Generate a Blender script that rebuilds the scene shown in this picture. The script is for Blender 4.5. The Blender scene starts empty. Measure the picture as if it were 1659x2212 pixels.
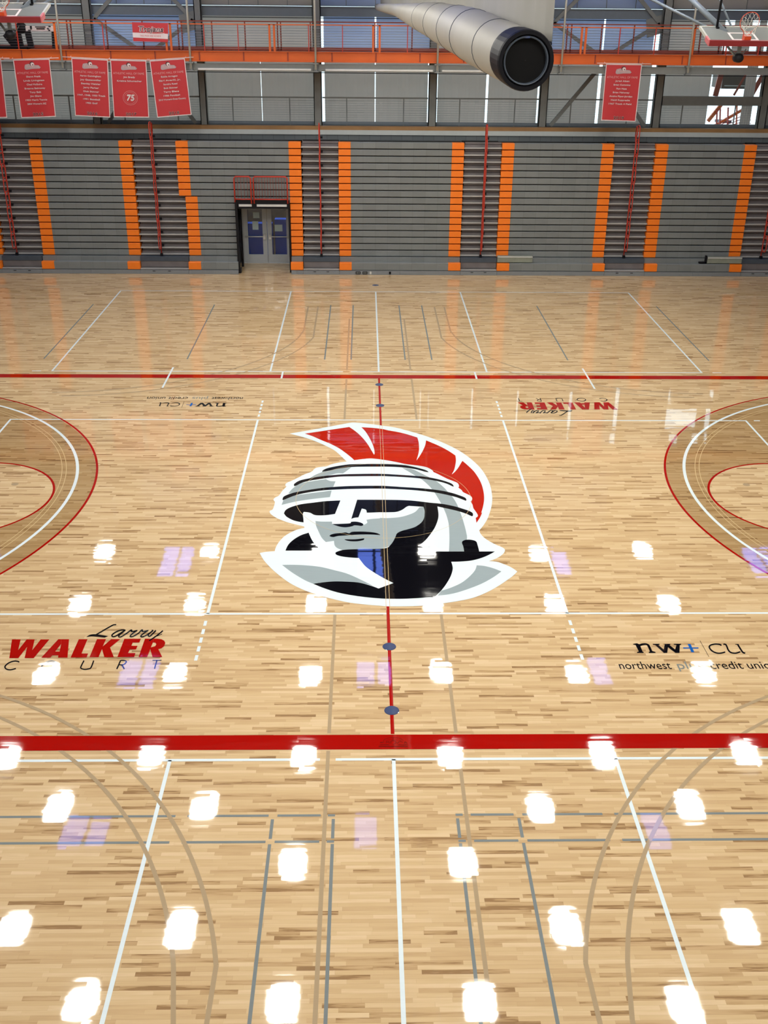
import bpy, math, random
from mathutils import Vector, Matrix
from mathutils.geometry import tessellate_polygon
random.seed(7)
S = bpy.context.scene
COL = S.collection
# ------------------------------------------------------------------ camera
F_PX, PITCH, YAW, ROLL = 2252.865, 0.451638, 0.020643, 0.009283
CX, CY, CZ = -0.39085, -19.4305, 9.11972
c, s = math.cos, math.sin
FW = Vector((s(YAW)*c(PITCH), c(YAW)*c(PITCH), -s(PITCH)))
R0 = Vector((c(YAW), -s(YAW), 0)); U0 = R0.cross(FW)
RT = R0*c(ROLL)+U0*s(ROLL); UP = -R0*s(ROLL)+U0*c(ROLL)
cam = bpy.data.cameras.new('camera'); camo = bpy.data.objects.new('camera', cam); COL.objects.link(camo)
m = Matrix((RT, UP, -FW)).transposed().to_4x4(); m.translation = Vector((CX, CY, CZ)); camo.matrix_world = m
cam.sensor_fit = 'HORIZONTAL'; cam.sensor_width = 36; cam.lens = F_PX/1659*36
cam.clip_start = 0.1; cam.clip_end = 400
S.camera = camo
# ------------------------------------------------------------------ world, exposure, lamp power
w = bpy.data.worlds.new('sky'); S.world = w; w.use_nodes = True
bg = w.node_tree.nodes['Background']; bg.inputs[0].default_value = (0.72, 0.88, 1.0, 1); bg.inputs[1].default_value = 2.6
S.view_settings.view_transform = 'Standard'; S.view_settings.look = 'None'
S.view_settings.exposure = 0.0; S.view_settings.gamma = 1.0; S.view_settings.use_curve_mapping = False
LAMP = 49.0
SKYLIGHT = 5.0
try:
    S.cycles.use_denoising = True; S.cycles.max_bounces = 8; S.cycles.sample_clamp_indirect = 8
except Exception: pass

def px_dir(u, v): return FW*F_PX + RT*(u-829.5) - UP*(v-1106)
def fl(u, v, z=0.0):
    d = px_dir(u, v); t = (z-CZ)/d.z
    return Vector((CX+d.x*t, CY+d.y*t, z))
def at(u, v, Y):
    d = px_dir(u, v); t = (Y-CY)/d.y
    return Vector((CX+d.x*t, Y, CZ+d.z*t))
# ------------------------------------------------------------------ materials
def nd(nt, t, **k):
    n = nt.nodes.new(t)
    for a, b in k.items(): setattr(n, a, b)
    return n
def mth(nt, op, a, b=None, cc=None):
    n = nd(nt, 'ShaderNodeMath', operation=op)
    for i, x in enumerate((a, b, cc)):
        if x is None: continue
        if isinstance(x, (int, float)): n.inputs[i].default_value = x
        else: nt.links.new(x, n.inputs[i])
    return n.outputs[0]
def basic(name, col, rough=.5, metal=0., var=.08, scale=6., spec=None, coat=0., bump=0., emit=None, es=0., alpha=None, trans=0.):
    mt = bpy.data.materials.new(name); mt.use_nodes = True; nt = mt.node_tree; p = nt.nodes['Principled BSDF']
    tc = nd(nt, 'ShaderNodeTexCoord'); nz = nd(nt, 'ShaderNodeTexNoise'); nz.inputs['Scale'].default_value = scale; nz.inputs['Detail'].default_value = 4
    nt.links.new(tc.outputs['Object'], nz.inputs['Vector'])
    mr = nd(nt, 'ShaderNodeMapRange'); mr.inputs[3].default_value = 1-var; mr.inputs[4].default_value = 1+var
    nt.links.new(nz.outputs[0], mr.inputs[0])
    mx = nd(nt, 'ShaderNodeVectorMath', operation='SCALE'); mx.inputs[0].default_value = col
    nt.links.new(mr.outputs[0], mx.inputs['Scale']); nt.links.new(mx.outputs[0], p.inputs['Base Color'])
    p.inputs['Roughness'].default_value = rough; p.inputs['Metallic'].default_value = metal
    if spec is not None: p.inputs['Specular IOR Level'].default_value = spec
    if coat: p.inputs['Coat Weight'].default_value = coat; p.inputs['Coat Roughness'].default_value = .1
    if trans: p.inputs['Transmission Weight'].default_value = trans
    if bump:
        b = nd(nt, 'ShaderNodeBump'); b.inputs['Strength'].default_value = bump; b.inputs['Distance'].default_value = .02
        nt.links.new(nz.outputs[0], b.inputs['Height']); nt.links.new(b.outputs[0], p.inputs['Normal'])
    if emit: p.inputs['Emission Color'].default_value = (*emit, 1); p.inputs['Emission Strength'].default_value = es
    if alpha is not None: p.inputs['Alpha'].default_value = alpha
    return mt

# node group: the maple strips of the floor (position -> random values, slightly uneven varnish)
G = bpy.data.node_groups.new('maple_strips', 'ShaderNodeTree')
G.interface.new_socket('Rand', in_out='OUTPUT', socket_type='NodeSocketFloat')
G.interface.new_socket('Grain', in_out='OUTPUT', socket_type='NodeSocketFloat')
G.interface.new_socket('Seam', in_out='OUTPUT', socket_type='NodeSocketFloat')
G.interface.new_socket('Normal', in_out='OUTPUT', socket_type='NodeSocketVector')
go = nd(G, 'NodeGroupOutput'); gp = nd(G, 'ShaderNodeNewGeometry'); sx = nd(G, 'ShaderNodeSeparateXYZ')
G.links.new(gp.outputs['Position'], sx.inputs[0])
yy = mth(G, 'DIVIDE', sx.outputs[1], .0572); row = mth(G, 'FLOOR', yy)
wr = nd(G, 'ShaderNodeTexWhiteNoise', noise_dimensions='1D'); G.links.new(row, wr.inputs['W'])
xo = mth(G, 'MULTIPLY_ADD', wr.outputs['Value'], 37.3, sx.outputs[0])
cv = nd(G, 'ShaderNodeCombineXYZ'); G.links.new(xo, cv.inputs[0]); G.links.new(row, cv.inputs[1])
nv = nd(G, 'ShaderNodeTexNoise'); nv.inputs['Scale'].default_value = 1.1; nv.inputs['Detail'].default_value = 0; G.links.new(cv.outputs[0], nv.inputs['Vector'])
xw = mth(G, 'MULTIPLY_ADD', nv.outputs[0], 1.1, xo)
xc = mth(G, 'DIVIDE', xw, .52); cell = mth(G, 'FLOOR', xc)
c2 = nd(G, 'ShaderNodeCombineXYZ'); G.links.new(cell, c2.inputs[0]); G.links.new(row, c2.inputs[1])
wn = nd(G, 'ShaderNodeTexWhiteNoise', noise_dimensions='2D'); G.links.new(c2.outputs[0], wn.inputs['Vector'])
G.links.new(wn.outputs['Value'], go.inputs['Rand'])
gv = nd(G, 'ShaderNodeVectorMath', operation='MULTIPLY_ADD'); gv.inputs[1].default_value = (2.2, 30, 1)
G.links.new(gp.outputs['Position'], gv.inputs[0]); G.links.new(wn.outputs['Color'], gv.inputs[2])
sc9 = nd(G, 'ShaderNodeVectorMath', operation='MULTIPLY_ADD'); sc9.inputs[1].default_value = (9, 9, 9); G.links.new(wn.outputs['Color'], sc9.inputs[0]); G.links.new(gv.outputs[0], sc9.inputs[2])
gn = nd(G, 'ShaderNodeTexNoise'); gn.inputs['Scale'].default_value = 1.0; gn.inputs['Detail'].default_value = 4; G.links.new(sc9.outputs[0], gn.inputs['Vector'])
G.links.new(gn.outputs[0], go.inputs['Grain'])
fy = mth(G, 'FRACT', yy); fx = mth(G, 'FRACT', xc)
s1 = mth(G, 'LESS_THAN', fy, .05); s2 = mth(G, 'LESS_THAN', fx, .004); G.links.new(mth(G, 'MAXIMUM', s1, s2), go.inputs['Seam'])
# tiny slope differences between strips
sb = nd(G, 'ShaderNodeVectorMath', operation='SUBTRACT'); G.links.new(wn.outputs['Color'], sb.inputs[0]); sb.inputs[1].default_value = (.5, .5, .5)
sm = nd(G, 'ShaderNodeVectorMath', operation='MULTIPLY'); G.links.new(sb.outputs[0], sm.inputs[0]); sm.inputs[1].default_value = (.0016, .0075, 0)
lw = nd(G, 'ShaderNodeTexNoise'); lw.inputs['Scale'].default_value = 1.6; lw.inputs['Detail'].default_value = 2
lm = nd(G, 'ShaderNodeVectorMath', operation='MULTIPLY'); lm.inputs[1].default_value = (1, 5, 1); G.links.new(gp.outputs['Position'], lm.inputs[0]); G.links.new(lm.outputs[0], lw.inputs['Vector'])
lb = nd(G, 'ShaderNodeVectorMath', operation='SUBTRACT'); G.links.new(lw.outputs['Color'], lb.inputs[0]); lb.inputs[1].default_value = (.5, .5, .5)
ls = nd(G, 'ShaderNodeVectorMath', operation='MULTIPLY_ADD'); G.links.new(lb.outputs[0], ls.inputs[0]); ls.inputs[1].default_value = (.003, .006, 0); G.links.new(sm.outputs[0], ls.inputs[2])
ad = nd(G, 'ShaderNodeVectorMath', operation='ADD'); G.links.new(ls.outputs[0], ad.inputs[0]); ad.inputs[1].default_value = (0, 0, 1)
nn = nd(G, 'ShaderNodeVectorMath', operation='NORMALIZE'); G.links.new(ad.outputs[0], nn.inputs[0]); G.links.new(nn.outputs[0], go.inputs['Normal'])

def floor_mat(name, tint=None, paint=None):
    mt = bpy.data.materials.new(name); mt.use_nodes = True; nt = mt.node_tree; p = nt.nodes['Principled BSDF']
    g = nd(nt, 'ShaderNodeGroup'); g.node_tree = G
    if paint is None:
        t = mth(nt, 'MULTIPLY_ADD', mth(nt, 'SUBTRACT', g.outputs['Grain'], .5), .75, g.outputs['Rand'])
        cr = nd(nt, 'ShaderNodeValToRGB'); nt.links.new(t, cr.inputs[0]); e = cr.color_ramp.elements
        e[0].position = 0; e[0].color = (.30, .18, .085, 1); e[1].position = 1; e[1].color = (.68, .51, .30, 1)
        for ps, cc in ((.04, (.43, .28, .135)), (.17, (.53, .365, .19)), (.5, (.59, .42, .225)), (.85, (.64, .47, .265))):
            q = e.new(ps); q.color = (*cc, 1)
        mx = nd(nt, 'ShaderNodeMix', data_type='RGBA', blend_type='MULTIPLY'); mx.inputs[0].default_value = 1
        nt.links.new(cr.outputs[0], mx.inputs[6]); mx.inputs[7].default_value = (*(tint or (1, 1, 1)), 1)
        dk = nd(nt, 'ShaderNodeMix', data_type='RGBA', blend_type='MULTIPLY'); nt.links.new(mth(nt, 'MULTIPLY', g.outputs['Seam'], .22), dk.inputs[0])
        nt.links.new(mx.outputs[2], dk.inputs[6]); dk.inputs[7].default_value = (.3, .2, .1, 1)
        nt.links.new(dk.outputs[2], p.inputs['Base Color'])
    else:
        mr = nd(nt, 'ShaderNodeMapRange'); mr.inputs[3].default_value = .96; mr.inputs[4].default_value = 1.04; nt.links.new(g.outputs['Grain'], mr.inputs[0])
        v = nd(nt, 'ShaderNodeVectorMath', operation='SCALE'); v.inputs[0].default_value = paint; nt.links.new(mr.outputs[0], v.inputs['Scale']); nt.links.new(v.outputs[0], p.inputs['Base Color'])
    p.inputs['Roughness'].default_value = .6; p.inputs['Specular IOR Level'].default_value = 0
    p.inputs['Coat Weight'].default_value = 1; p.inputs['Coat Roughness'].default_value = .03; p.inputs['Coat IOR'].default_value = 1.6
    nt.links.new(g.outputs['Normal'], p.inputs['Coat Normal'])
    return mt
M = {}
M['maple'] = floor_mat('varnished_maple')
M['stain'] = floor_mat('stained_maple', tint=(.66, .60, .50))
M['p_white'] = floor_mat('white_floor_paint', paint=(.70, .79, .80))
M['p_red'] = floor_mat('red_floor_paint', paint=(.34, .004, .002))
M['p_logo_red'] = floor_mat('bright_red_floor_paint', paint=(.43, .012, .003))
M['p_black'] = floor_mat('black_floor_paint', paint=(.003, .003, .005))
M['p_grey'] = floor_mat('grey_floor_paint', paint=(.30, .36, .37))
M['p_line_grey'] = floor_mat('faded_grey_line_paint', paint=(.20, .225, .22))
M['p_tan'] = floor_mat('tan_line_paint', paint=(.40, .30, .18))
M['p_cream'] = floor_mat('cream_hairline', paint=(.62, .46, .24))
M['p_blue'] = floor_mat('blue_floor_paint', paint=(.01, .10, .38))
M['p_navy'] = floor_mat('slate_blue_floor_paint', paint=(.06, .08, .16))
M['p_dred'] = floor_mat('dark_red_floor_print', paint=(.16, .006, .004))
M['orange'] = basic('orange_plastic', (.90, .20, .008), .45, var=.05)
M['seat'] = basic('grey_seat_plastic', (.18, .195, .193), .5, var=.10, scale=2.5)
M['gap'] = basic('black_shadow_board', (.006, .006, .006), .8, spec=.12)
M['nose'] = basic('aluminium_nosing', (.42, .42, .41), .4, metal=.2, var=.1)
M['riser'] = basic('dusty_grey_riser', (.145, .13, .13), .6, var=.3, scale=3)
M['deck'] = basic('dark_blue_grey_deck', (.05, .065, .085), .6, var=.2)
M['skirt'] = basic('grey_skirt_board', (.20, .215, .225), .5)
M['red_tube'] = basic('red_orange_powder_coat', (.50, .035, .015), .4)
M['orange_steel'] = basic('orange_painted_steel', (.62, .11, .010), .45, var=.12, scale=1.5)
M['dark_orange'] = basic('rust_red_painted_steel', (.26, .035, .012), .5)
M['grey_steel'] = basic('grey_painted_steel', (.20, .21, .20), .5, var=.1)
M['blue_steel'] = basic('blue_grey_painted_steel', (.14, .17, .20), .5, var=.1)
M['rod'] = basic('cream_painted_rod', (.46, .46, .41), .5)
M['cable'] = basic('bare_wire_rope', (.35, .36, .38), .35, metal=.7)
M['black'] = basic('black_rubber', (.008, .008, .010), .5, spec=.12)
M['black_metal'] = basic('black_painted_metal', (.012, .012, .014), .4, spec=.12)
M['cmu'] = basic('dark_painted_block', (.075, .085, .09), .8, var=.2, scale=2)
M['sill'] = basic('pale_concrete_sill', (.60, .64, .63), .7, var=.06)
M['woodcap'] = basic('varnished_wood_cap', (.36, .19, .07), .45, var=.3, scale=2)
M['wall'] = basic('pale_grey_wall_paint', (.42, .42, .40), .8, var=.04, scale=.6)
M['ceiling'] = basic('dark_grey_roof_deck', (.035, .037, .042), .8)
M['banner'] = basic('red_banner_vinyl', (.50, .028, .034), .5, var=.06, scale=1.5)
M['b_white'] = basic('white_print', (.72, .62, .60), .5)
M['b_pink'] = basic('pale_pink_print', (.66, .36, .34), .5)
M['b_dark'] = basic('dark_maroon_print', (.10, .02, .02), .5)
M['b_grey'] = basic('silver_grey_print', (.42, .33, .33), .5)
M['fabric'] = basic('beige_curtain_vinyl', (.36, .345, .29), .55, var=.1, scale=1.2, bump=.3)
M['white_metal'] = basic('white_painted_metal', (.6, .6, .57), .5)
M['alu'] = basic('silver_door_aluminium', (.46, .49, .51), .45)
M['chrome'] = basic('satin_chrome', (.72, .73, .74), .3, metal=.35)
M['paper'] = basic('white_paper', (.50, .62, .64), .7)
M['net'] = basic('white_net_cord', (.62, .60, .54), .7)
M['rim'] = basic('red_orange_rim', (.55, .06, .015), .4)
M['pad'] = basic('red_backboard_padding', (.20, .014, .018), .5)
M['pale_pad'] = basic('faded_pink_padding', (.52, .14, .15), .5)
M['blue_mat'] = basic('blue_vinyl_mat', (.03, .10, .55), .5)
M['brown'] = basic('brown_hall_wall', (.09, .065, .05), .7)
M['step'] = basic('pale_green_grey_step', (.23, .25, .20), .5, var=.2)
M['shade'] = basic('grey_roller_shade', (.55, .52, .50), .8, var=.04, scale=1)
M['blue_shade'] = basic('blue_grey_translucent_panel', (.45, .54, .68), .7, var=.05, scale=1)
M['diffuser'] = basic('glowing_lamp_diffuser', (.9, .9, .9), .5, emit=(1, .965, .89), es=LAMP)
M['skyglass'] = basic('bright_skylight_glazing', (.5, .6, .8), .3, emit=(.13, .24, 1.0), es=SKYLIGHT)
M['cloud'] = basic('pale_outdoor_paving', (.8, .8, .8), .8)
for k, tr, cc in (('shade', .44, (.50, .42, .36)), ('blue_shade', .36, (.34, .42, .66))):
    nt = M[k].node_tree; p = nt.nodes['Principled BSDF']; o = nt.nodes['Material Output']
    t = nd(nt, 'ShaderNodeBsdfTranslucent'); t.inputs[0].default_value = (*cc, 1); mx = nd(nt, 'ShaderNodeMixShader'); mx.inputs[0].default_value = tr
    nt.links.new(p.outputs[0], mx.inputs[1]); nt.links.new(t.outputs[0], mx.inputs[2]); nt.links.new(mx.outputs[0], o.inputs[0])
def glass(name, tint, mixf=.9):
    mt = bpy.data.materials.new(name); mt.use_nodes = True; nt = mt.node_tree; nt.nodes.remove(nt.nodes['Principled BSDF'])
    t = nd(nt, 'ShaderNodeBsdfTransparent'); t.inputs[0].default_value = (*tint, 1); g = nd(nt, 'ShaderNodeBsdfGlossy'); g.inputs['Roughness'].default_value = .03
    f = nd(nt, 'ShaderNodeFresnel'); f.inputs[0].default_value = 1.5; mx = nd(nt, 'ShaderNodeMixShader')
    nt.links.new(f.outputs[0], mx.inputs[0]); nt.links.new(t.outputs[0], mx.inputs[1]); nt.links.new(g.outputs[0], mx.inputs[2]); nt.links.new(mx.outputs[0], nt.nodes['Material Output'].inputs[0])
    return mt
M['glass'] = glass('clear_glass', (.93, .96, .95)); M['door_glass'] = glass('tinted_door_glass', (.75, .82, .9))
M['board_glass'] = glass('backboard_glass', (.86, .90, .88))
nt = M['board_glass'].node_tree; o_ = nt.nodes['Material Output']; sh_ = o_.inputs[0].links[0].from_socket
df = nd(nt, 'ShaderNodeBsdfDiffuse'); df.inputs[0].default_value = (.42, .44, .42, 1); mx_ = nd(nt, 'ShaderNodeMixShader'); mx_.inputs[0].default_value = .42  # pale diffuse haze painted in, stands for the glass reflecting a lighter ceiling
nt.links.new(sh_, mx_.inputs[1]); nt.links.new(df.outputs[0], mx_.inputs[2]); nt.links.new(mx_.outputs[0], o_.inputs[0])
# seat modules: faint vertical seams every 0.46 m
nt = M['seat'].node_tree; p = nt.nodes['Principled BSDF']
gp = nd(nt, 'ShaderNodeNewGeometry'); sx = nd(nt, 'ShaderNodeSeparateXYZ'); nt.links.new(gp.outputs['Position'], sx.inputs[0])
xx = mth(nt, 'DIVIDE', sx.outputs[0], .459); fr = mth(nt, 'FRACT', xx); ln = mth(nt, 'LESS_THAN', fr, .025)
wn = nd(nt, 'ShaderNodeTexWhiteNoise', noise_dimensions='2D'); cb = nd(nt, 'ShaderNodeCombineXYZ')
nt.links.new(mth(nt, 'FLOOR', xx), cb.inputs[0]); nt.links.new(mth(nt, 'FLOOR', mth(nt, 'DIVIDE', mth(nt, 'SUBTRACT', sx.outputs[2], .62), .2412)), cb.inputs[1]); nt.links.new(cb.outputs[0], wn.inputs['Vector'])
k = mth(nt, 'MULTIPLY', mth(nt, 'MULTIPLY_ADD', wn.outputs['Value'], .12, .94), mth(nt, 'SUBTRACT', 1, mth(nt, 'MULTIPLY', ln, .22)))
v2 = nd(nt, 'ShaderNodeVectorMath', operation='SCALE'); src = p.inputs['Base Color'].links[0].from_socket
nt.links.new(src, v2.inputs[0]); nt.links.new(k, v2.inputs['Scale']); nt.links.new(v2.outputs[0], p.inputs['Base Color'])
# block courses on the wall behind the bleachers
nt = M['cmu'].node_tree; p = nt.nodes['Principled BSDF']; br = nd(nt, 'ShaderNodeTexBrick'); tc = nd(nt, 'ShaderNodeTexCoord')
mp = nd(nt, 'ShaderNodeMapping'); mp.inputs['Rotation'].default_value = (math.pi/2, 0, 0); nt.links.new(tc.outputs['Object'], mp.inputs[0]); nt.links.new(mp.outputs[0], br.inputs[0])
br.inputs['Color1'].default_value = (.15, .17, .18, 1); br.inputs['Color2'].default_value = (.13, .15, .16, 1); br.inputs['Mortar'].default_value = (.09, .10, .11, 1)
br.inputs['Scale'].default_value = 1; br.inputs['Brick Width'].default_value = .4; br.inputs['Row Height'].default_value = .2; br.inputs['Mortar Size'].default_value = .008
nt.links.new(br.outputs[0], p.inputs['Base Color'])

# ------------------------------------------------------------------ mesh helpers
class MB:
    def __init__(self): self.v = []; self.f = []; self.smooth = []
    def quad(self, *p):
        i = len(self.v); self.v += [tuple(q) for q in p]; self.f.append(tuple(range(i, i+len(p)))); self.smooth.append(False); return self
    def box(self, x0, x1, y0, y1, z0, z1, bev=0.):
        i = len(self.v)
        if bev <= 0:
            self.v += [(x0, y0, z0), (x1, y0, z0), (x1, y1, z0), (x0, y1, z0), (x0, y0, z1), (x1, y0, z1), (x1, y1, z1), (x0, y1, z1)]
            fs = [(0, 3, 2, 1), (4, 5, 6, 7), (0, 1, 5, 4), (1, 2, 6, 5), (2, 3, 7, 6), (3, 0, 4, 7)]
        else:   # bevelled long edges along X
            b = bev
            pr = [(y0+b, z0), (y1, z0), (y1, z1), (y0+b, z1), (y0, z1-b), (y0, z0+b)]
            self.v += [(x0, a, q) for a, q in pr]+[(x1, a, q) for a, q in pr]
            fs = [tuple(range(5, -1, -1)), tuple(range(6, 12))]+[(k, (k+1) % 6, (k+1) % 6+6, k+6) for k in range(6)]
        self.f += [tuple(a+i for a in f) for f in fs]; self.smooth += [False]*len(fs); return self
    def obox(self, o, ax, ay, az):   # centre and three half-axis vectors
        o = Vector(o); i = len(self.v)
        for sz in (-1, 1):
            for sx_, sy_ in ((-1, -1), (1, -1), (1, 1), (-1, 1)): self.v.append(tuple(o+ax*sx_+ay*sy_+az*sz))
        fs = [(0, 3, 2, 1), (4, 5, 6, 7), (0, 1, 5, 4), (1, 2, 6, 5), (2, 3, 7, 6), (3, 0, 4, 7)]
        self.f += [tuple(a+i for a in f) for f in fs]; self.smooth += [False]*6; return self
    def bar(self, a, b, wy, wz):    # rectangular bar between two points
        a = Vector(a); b = Vector(b); d = (b-a).normalized(); up = Vector((0, 1, 0)) if abs(d.y) < .9 else Vector((0, 0, 1))
        sd = d.cross(up).normalized(); up = sd.cross(d)
        return self.obox((a+b)/2, (b-a)/2, up*wy/2, sd*wz/2)
    def tube(self, path, r, n=8, closed=False, caps=True):
        P = [Vector(q) for q in path]; N = len(P); i0 = len(self.v); rs = r if isinstance(r, (list, tuple)) else [r]*N
        prev = None
        for k in range(N):
            if closed: t = P[(k+1) % N]-P[k-1]
            else: t = P[min(k+1, N-1)]-P[max(k-1, 0)]
            t.normalize()
            if prev is None: a = t.orthogonal().normalized()
            else:
                a = prev-t*prev.dot(t)
                a = a.normalized() if a.length > 1e-6 else t.orthogonal().normalized()
            prev = a; b = t.cross(a)
            for j in range(n):
                an = 2*math.pi*j/n; self.v.append(tuple(P[k]+(a*c(an)+b*s(an))*rs[k]))
        for k in range(N if closed else N-1):
            for j in range(n):
                A = i0+k*n+j; B = i0+k*n+(j+1) % n; C = i0+((k+1) % N)*n+(j+1) % n; D = i0+((k+1) % N)*n+j
                self.f.append((A, B, C, D)); self.smooth.append(True)
        if caps and not closed:
            self.f.append(tuple(i0+j for j in reversed(range(n)))); self.f.append(tuple(i0+(N-1)*n+j for j in range(n))); self.smooth += [False, False]
        return self
    def lathe(self, o, prof, n=24, axis='Z'):   # profile (radius, height)
        i0 = len(self.v); o = Vector(o)
        for r, h in prof:
            for j in range(n):
                a = 2*math.pi*j/n
                q = (r*c(a), r*s(a), h) if axis == 'Z' else ((r*c(a), h, r*s(a)) if axis == 'Y' else (h, r*c(a), r*s(a)))
                self.v.append(tuple(o+Vector(q)))
        for k in range(len(prof)-1):
            for j in range(n):
                self.f.append((i0+k*n+j, i0+k*n+(j+1) % n, i0+(k+1)*n+(j+1) % n, i0+(k+1)*n+j)); self.smooth.append(True)
        return self
    def flat(self, pts2, z):     # filled outline on the floor
        tr = tessellate_polygon([[Vector((a[0], a[1], 0)) for a in pts2]]); i = len(self.v)
        self.v += [(a[0], a[1], z) for a in pts2]
        for t in tr:
            A, B, C = [Vector(pts2[k][:2]) for k in t]
            cr = (B-A).x*(C-A).y-(B-A).y*(C-A).x
            self.f.append(tuple(i+k for k in (t if cr > 0 else t[::-1]))); self.smooth.append(False)
        return self
    def build(self, name, mat, parent=None, **kw):
        off = Vector((0, 0, 0)); r_ = parent
        while r_ is not None: off += Vector(r_.location); r_ = r_.parent
        me = bpy.data.meshes.new(name); me.from_pydata([(a[0]-off.x, a[1]-off.y, a[2]-off.z) for a in self.v], [], self.f); me.update()
        for p_, sm_ in zip(me.polygons, self.smooth): p_.use_smooth = sm_
        me.materials.append(M[mat]); o = bpy.data.objects.new(name, me); COL.objects.link(o)
        if parent is not None:
            o.parent = parent
        for k_, v_ in kw.items(): o[k_] = v_
        return o
def thing(name, label, cat, loc, group=None):
    o = bpy.data.objects.new(name, None); COL.objects.link(o); o.location = loc; o.empty_display_size = .2
    o['label'] = label; o['category'] = cat
    if group: o['group'] = group
    return o
def tag(o, label, cat, group=None):
    o['label'] = label; o['category'] = cat
    if group: o['group'] = group
    return o
def struct(o): o['kind'] = 'structure'; return o
_tc = {}
def text_poly(sx_):
    if sx_ in _tc: return _tc[sx_]
    cu = bpy.data.curves.new('t', 'FONT'); cu.body = sx_; cu.resolution_u = 3; ob = bpy.data.objects.new('t', cu); COL.objects.link(ob)
    dg = bpy.context.evaluated_depsgraph_get(); me = bpy.data.meshes.new_from_object(ob.evaluated_get(dg))
    V = [tuple(v.co) for v in me.vertices]; Fc = [tuple(p_.vertices) for p_ in me.polygons]
    bpy.data.objects.remove(ob); bpy.data.curves.remove(cu); bpy.data.meshes.remove(me)
    _tc[sx_] = (V, Fc); return V, Fc
def text_on(mb, txt, fn, w_, h_, cx=0., y=0., bold=0., shear=0., left=False):
    """lay text of width w_ and capital height h_ at local (cx, y); fn maps local x,y to 3-D"""
    V, Fc = text_poly(txt)
    if not V: return
    x0 = min(v[0] for v in V); x1 = max(v[0] for v in V); k = w_/(x1-x0); hy = h_/.70
    offs = [(0, 0)] if not bold else [(-bold, 0), (bold, 0), (0, bold), (0, -bold)]
    for dx, dy in offs:
        i = len(mb.v)
        for v in V:
            lx = (v[0]-x0)*k-(0 if left else w_/2); ly = v[1]*hy
            mb.v.append(tuple(fn(cx+lx+shear*ly+dx, y+ly+dy)))
        mb.f += [tuple(i+a for a in f) for f in Fc]; mb.smooth += [False]*len(Fc)

# ------------------------------------------------------------------ the floor and its markings
XW, YN, YF = 21.5, -21.0, 24.2
fb = MB(); fb.box(-XW, XW, YN, 21.78, -.2, 0)
floor = struct(fb.build('floor', 'maple'))
Z = {k: .0006*(i+1) for i, k in enumerate(('stain', 'tan', 'grey', 'white', 'red', 'base', 'l1', 'l2', 'l3', 'l4', 'l5'))}
def strip(mb, x0, y0, x1, y1, wd, z):
    a = Vector((x0, y0)); b = Vector((x1, y1)); n = (b-a).normalized(); n = Vector((-n.y, n.x))*wd/2
    mb.quad((*(a+n), z), (*(a-n), z), (*(b-n), z), (*(b+n), z))
def arc(mb, cx, cy, r0, r1, a0, a1, z, n=96):
    for k in range(n):
        t0 = a0+(a1-a0)*k/n; t1 = a0+(a1-a0)*(k+1)/n
        mb.quad((cx+r0*c(t0), cy+r0*s(t0), z), (cx+r1*c(t0), cy+r1*s(t0), z), (cx+r1*c(t1), cy+r1*s(t1), z), (cx+r0*c(t1), cy+r0*s(t1), z))
def disc2(cx, cy, r, n=72): return [(cx+r*c(2*math.pi*k/n), cy+r*s(2*math.pi*k/n)) for k in range(n)]
T2 = math.pi*2
# stained areas inside the three-point arcs, light free-throw circles on top
for sg in (-1, 1):
    q = MB()
    poly = [(sg*12.8-sg*6.73*c(a), 6.73*s(a)) for a in [(-math.pi/2)+math.pi*k/80 for k in range(81)]]
    ys = [(sg*16.0, 6.73), (sg*16.0, -6.73)]
    q.flat(poly+ys, Z['stain']); q.build('stained_area', 'stain', floor, label='darker brown stained wood inside the three-point arc')
    q = MB(); q.flat(disc2(sg*8.63, .03, 1.80), Z['tan']); q.build('free_throw_circle_area', 'maple', floor, label='light unstained wood inside the free-throw circle')
    q = MB(); a0, a1 = (math.pi/2, 3*math.pi/2) if sg > 0 else (-math.pi/2, math.pi/2)
    arc(q, sg*12.8, .03, 6.725, 6.775, a0, a1, Z['red']); q.build('three_point_line', 'p_red', floor, label='red arc line')
    q = MB(); arc(q, sg*12.8, .03, 6.305, 6.37, a0, a1, Z['white']+.0002); q.build('three_point_line', 'p_white', floor, label='white arc line')
    q = MB(); arc(q, sg*12.8, .03, 6.095, 6.11, a0, a1, Z['white']); arc(q, sg*12.8, .03, 6.005, 6.02, a0, a1, Z['white']); q.build('hairline_arc', 'p_cream', floor, label='pair of thin cream arc lines')
    q = MB(); arc(q, sg*8.63, .03, 1.79, 1.84, 0, T2, Z['red']); q.build('free_throw_circle', 'p_red', floor, label='red circle line')
    for yy_ in (.78, -.78):
        q = MB(); q.flat(disc2(sg*(7.75 if yy_ > 0 else 8.5), yy_*.9+.05*0, .075, 24), Z['white']); q.build('floor_plate', 'p_tan', floor)
# long red side lines and the red centre line
q = MB(); q.box(-XW+.4, XW-.4, 7.69, 7.98, .001, Z['red']+.0006); q.build('sideline_band', 'p_red', floor, label='red band along the far sideline')
q = MB(); q.box(-XW+.4, XW-.4, -8.05, -7.735, .001, Z['red']+.0006); q.build('sideline_band', 'p_red', floor, label='wide red band along the near sideline')
q = MB(); strip(q, 0, -7.72, 0, 7.69, .052, Z['red']); q.build('centre_line', 'p_red', floor)
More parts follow.
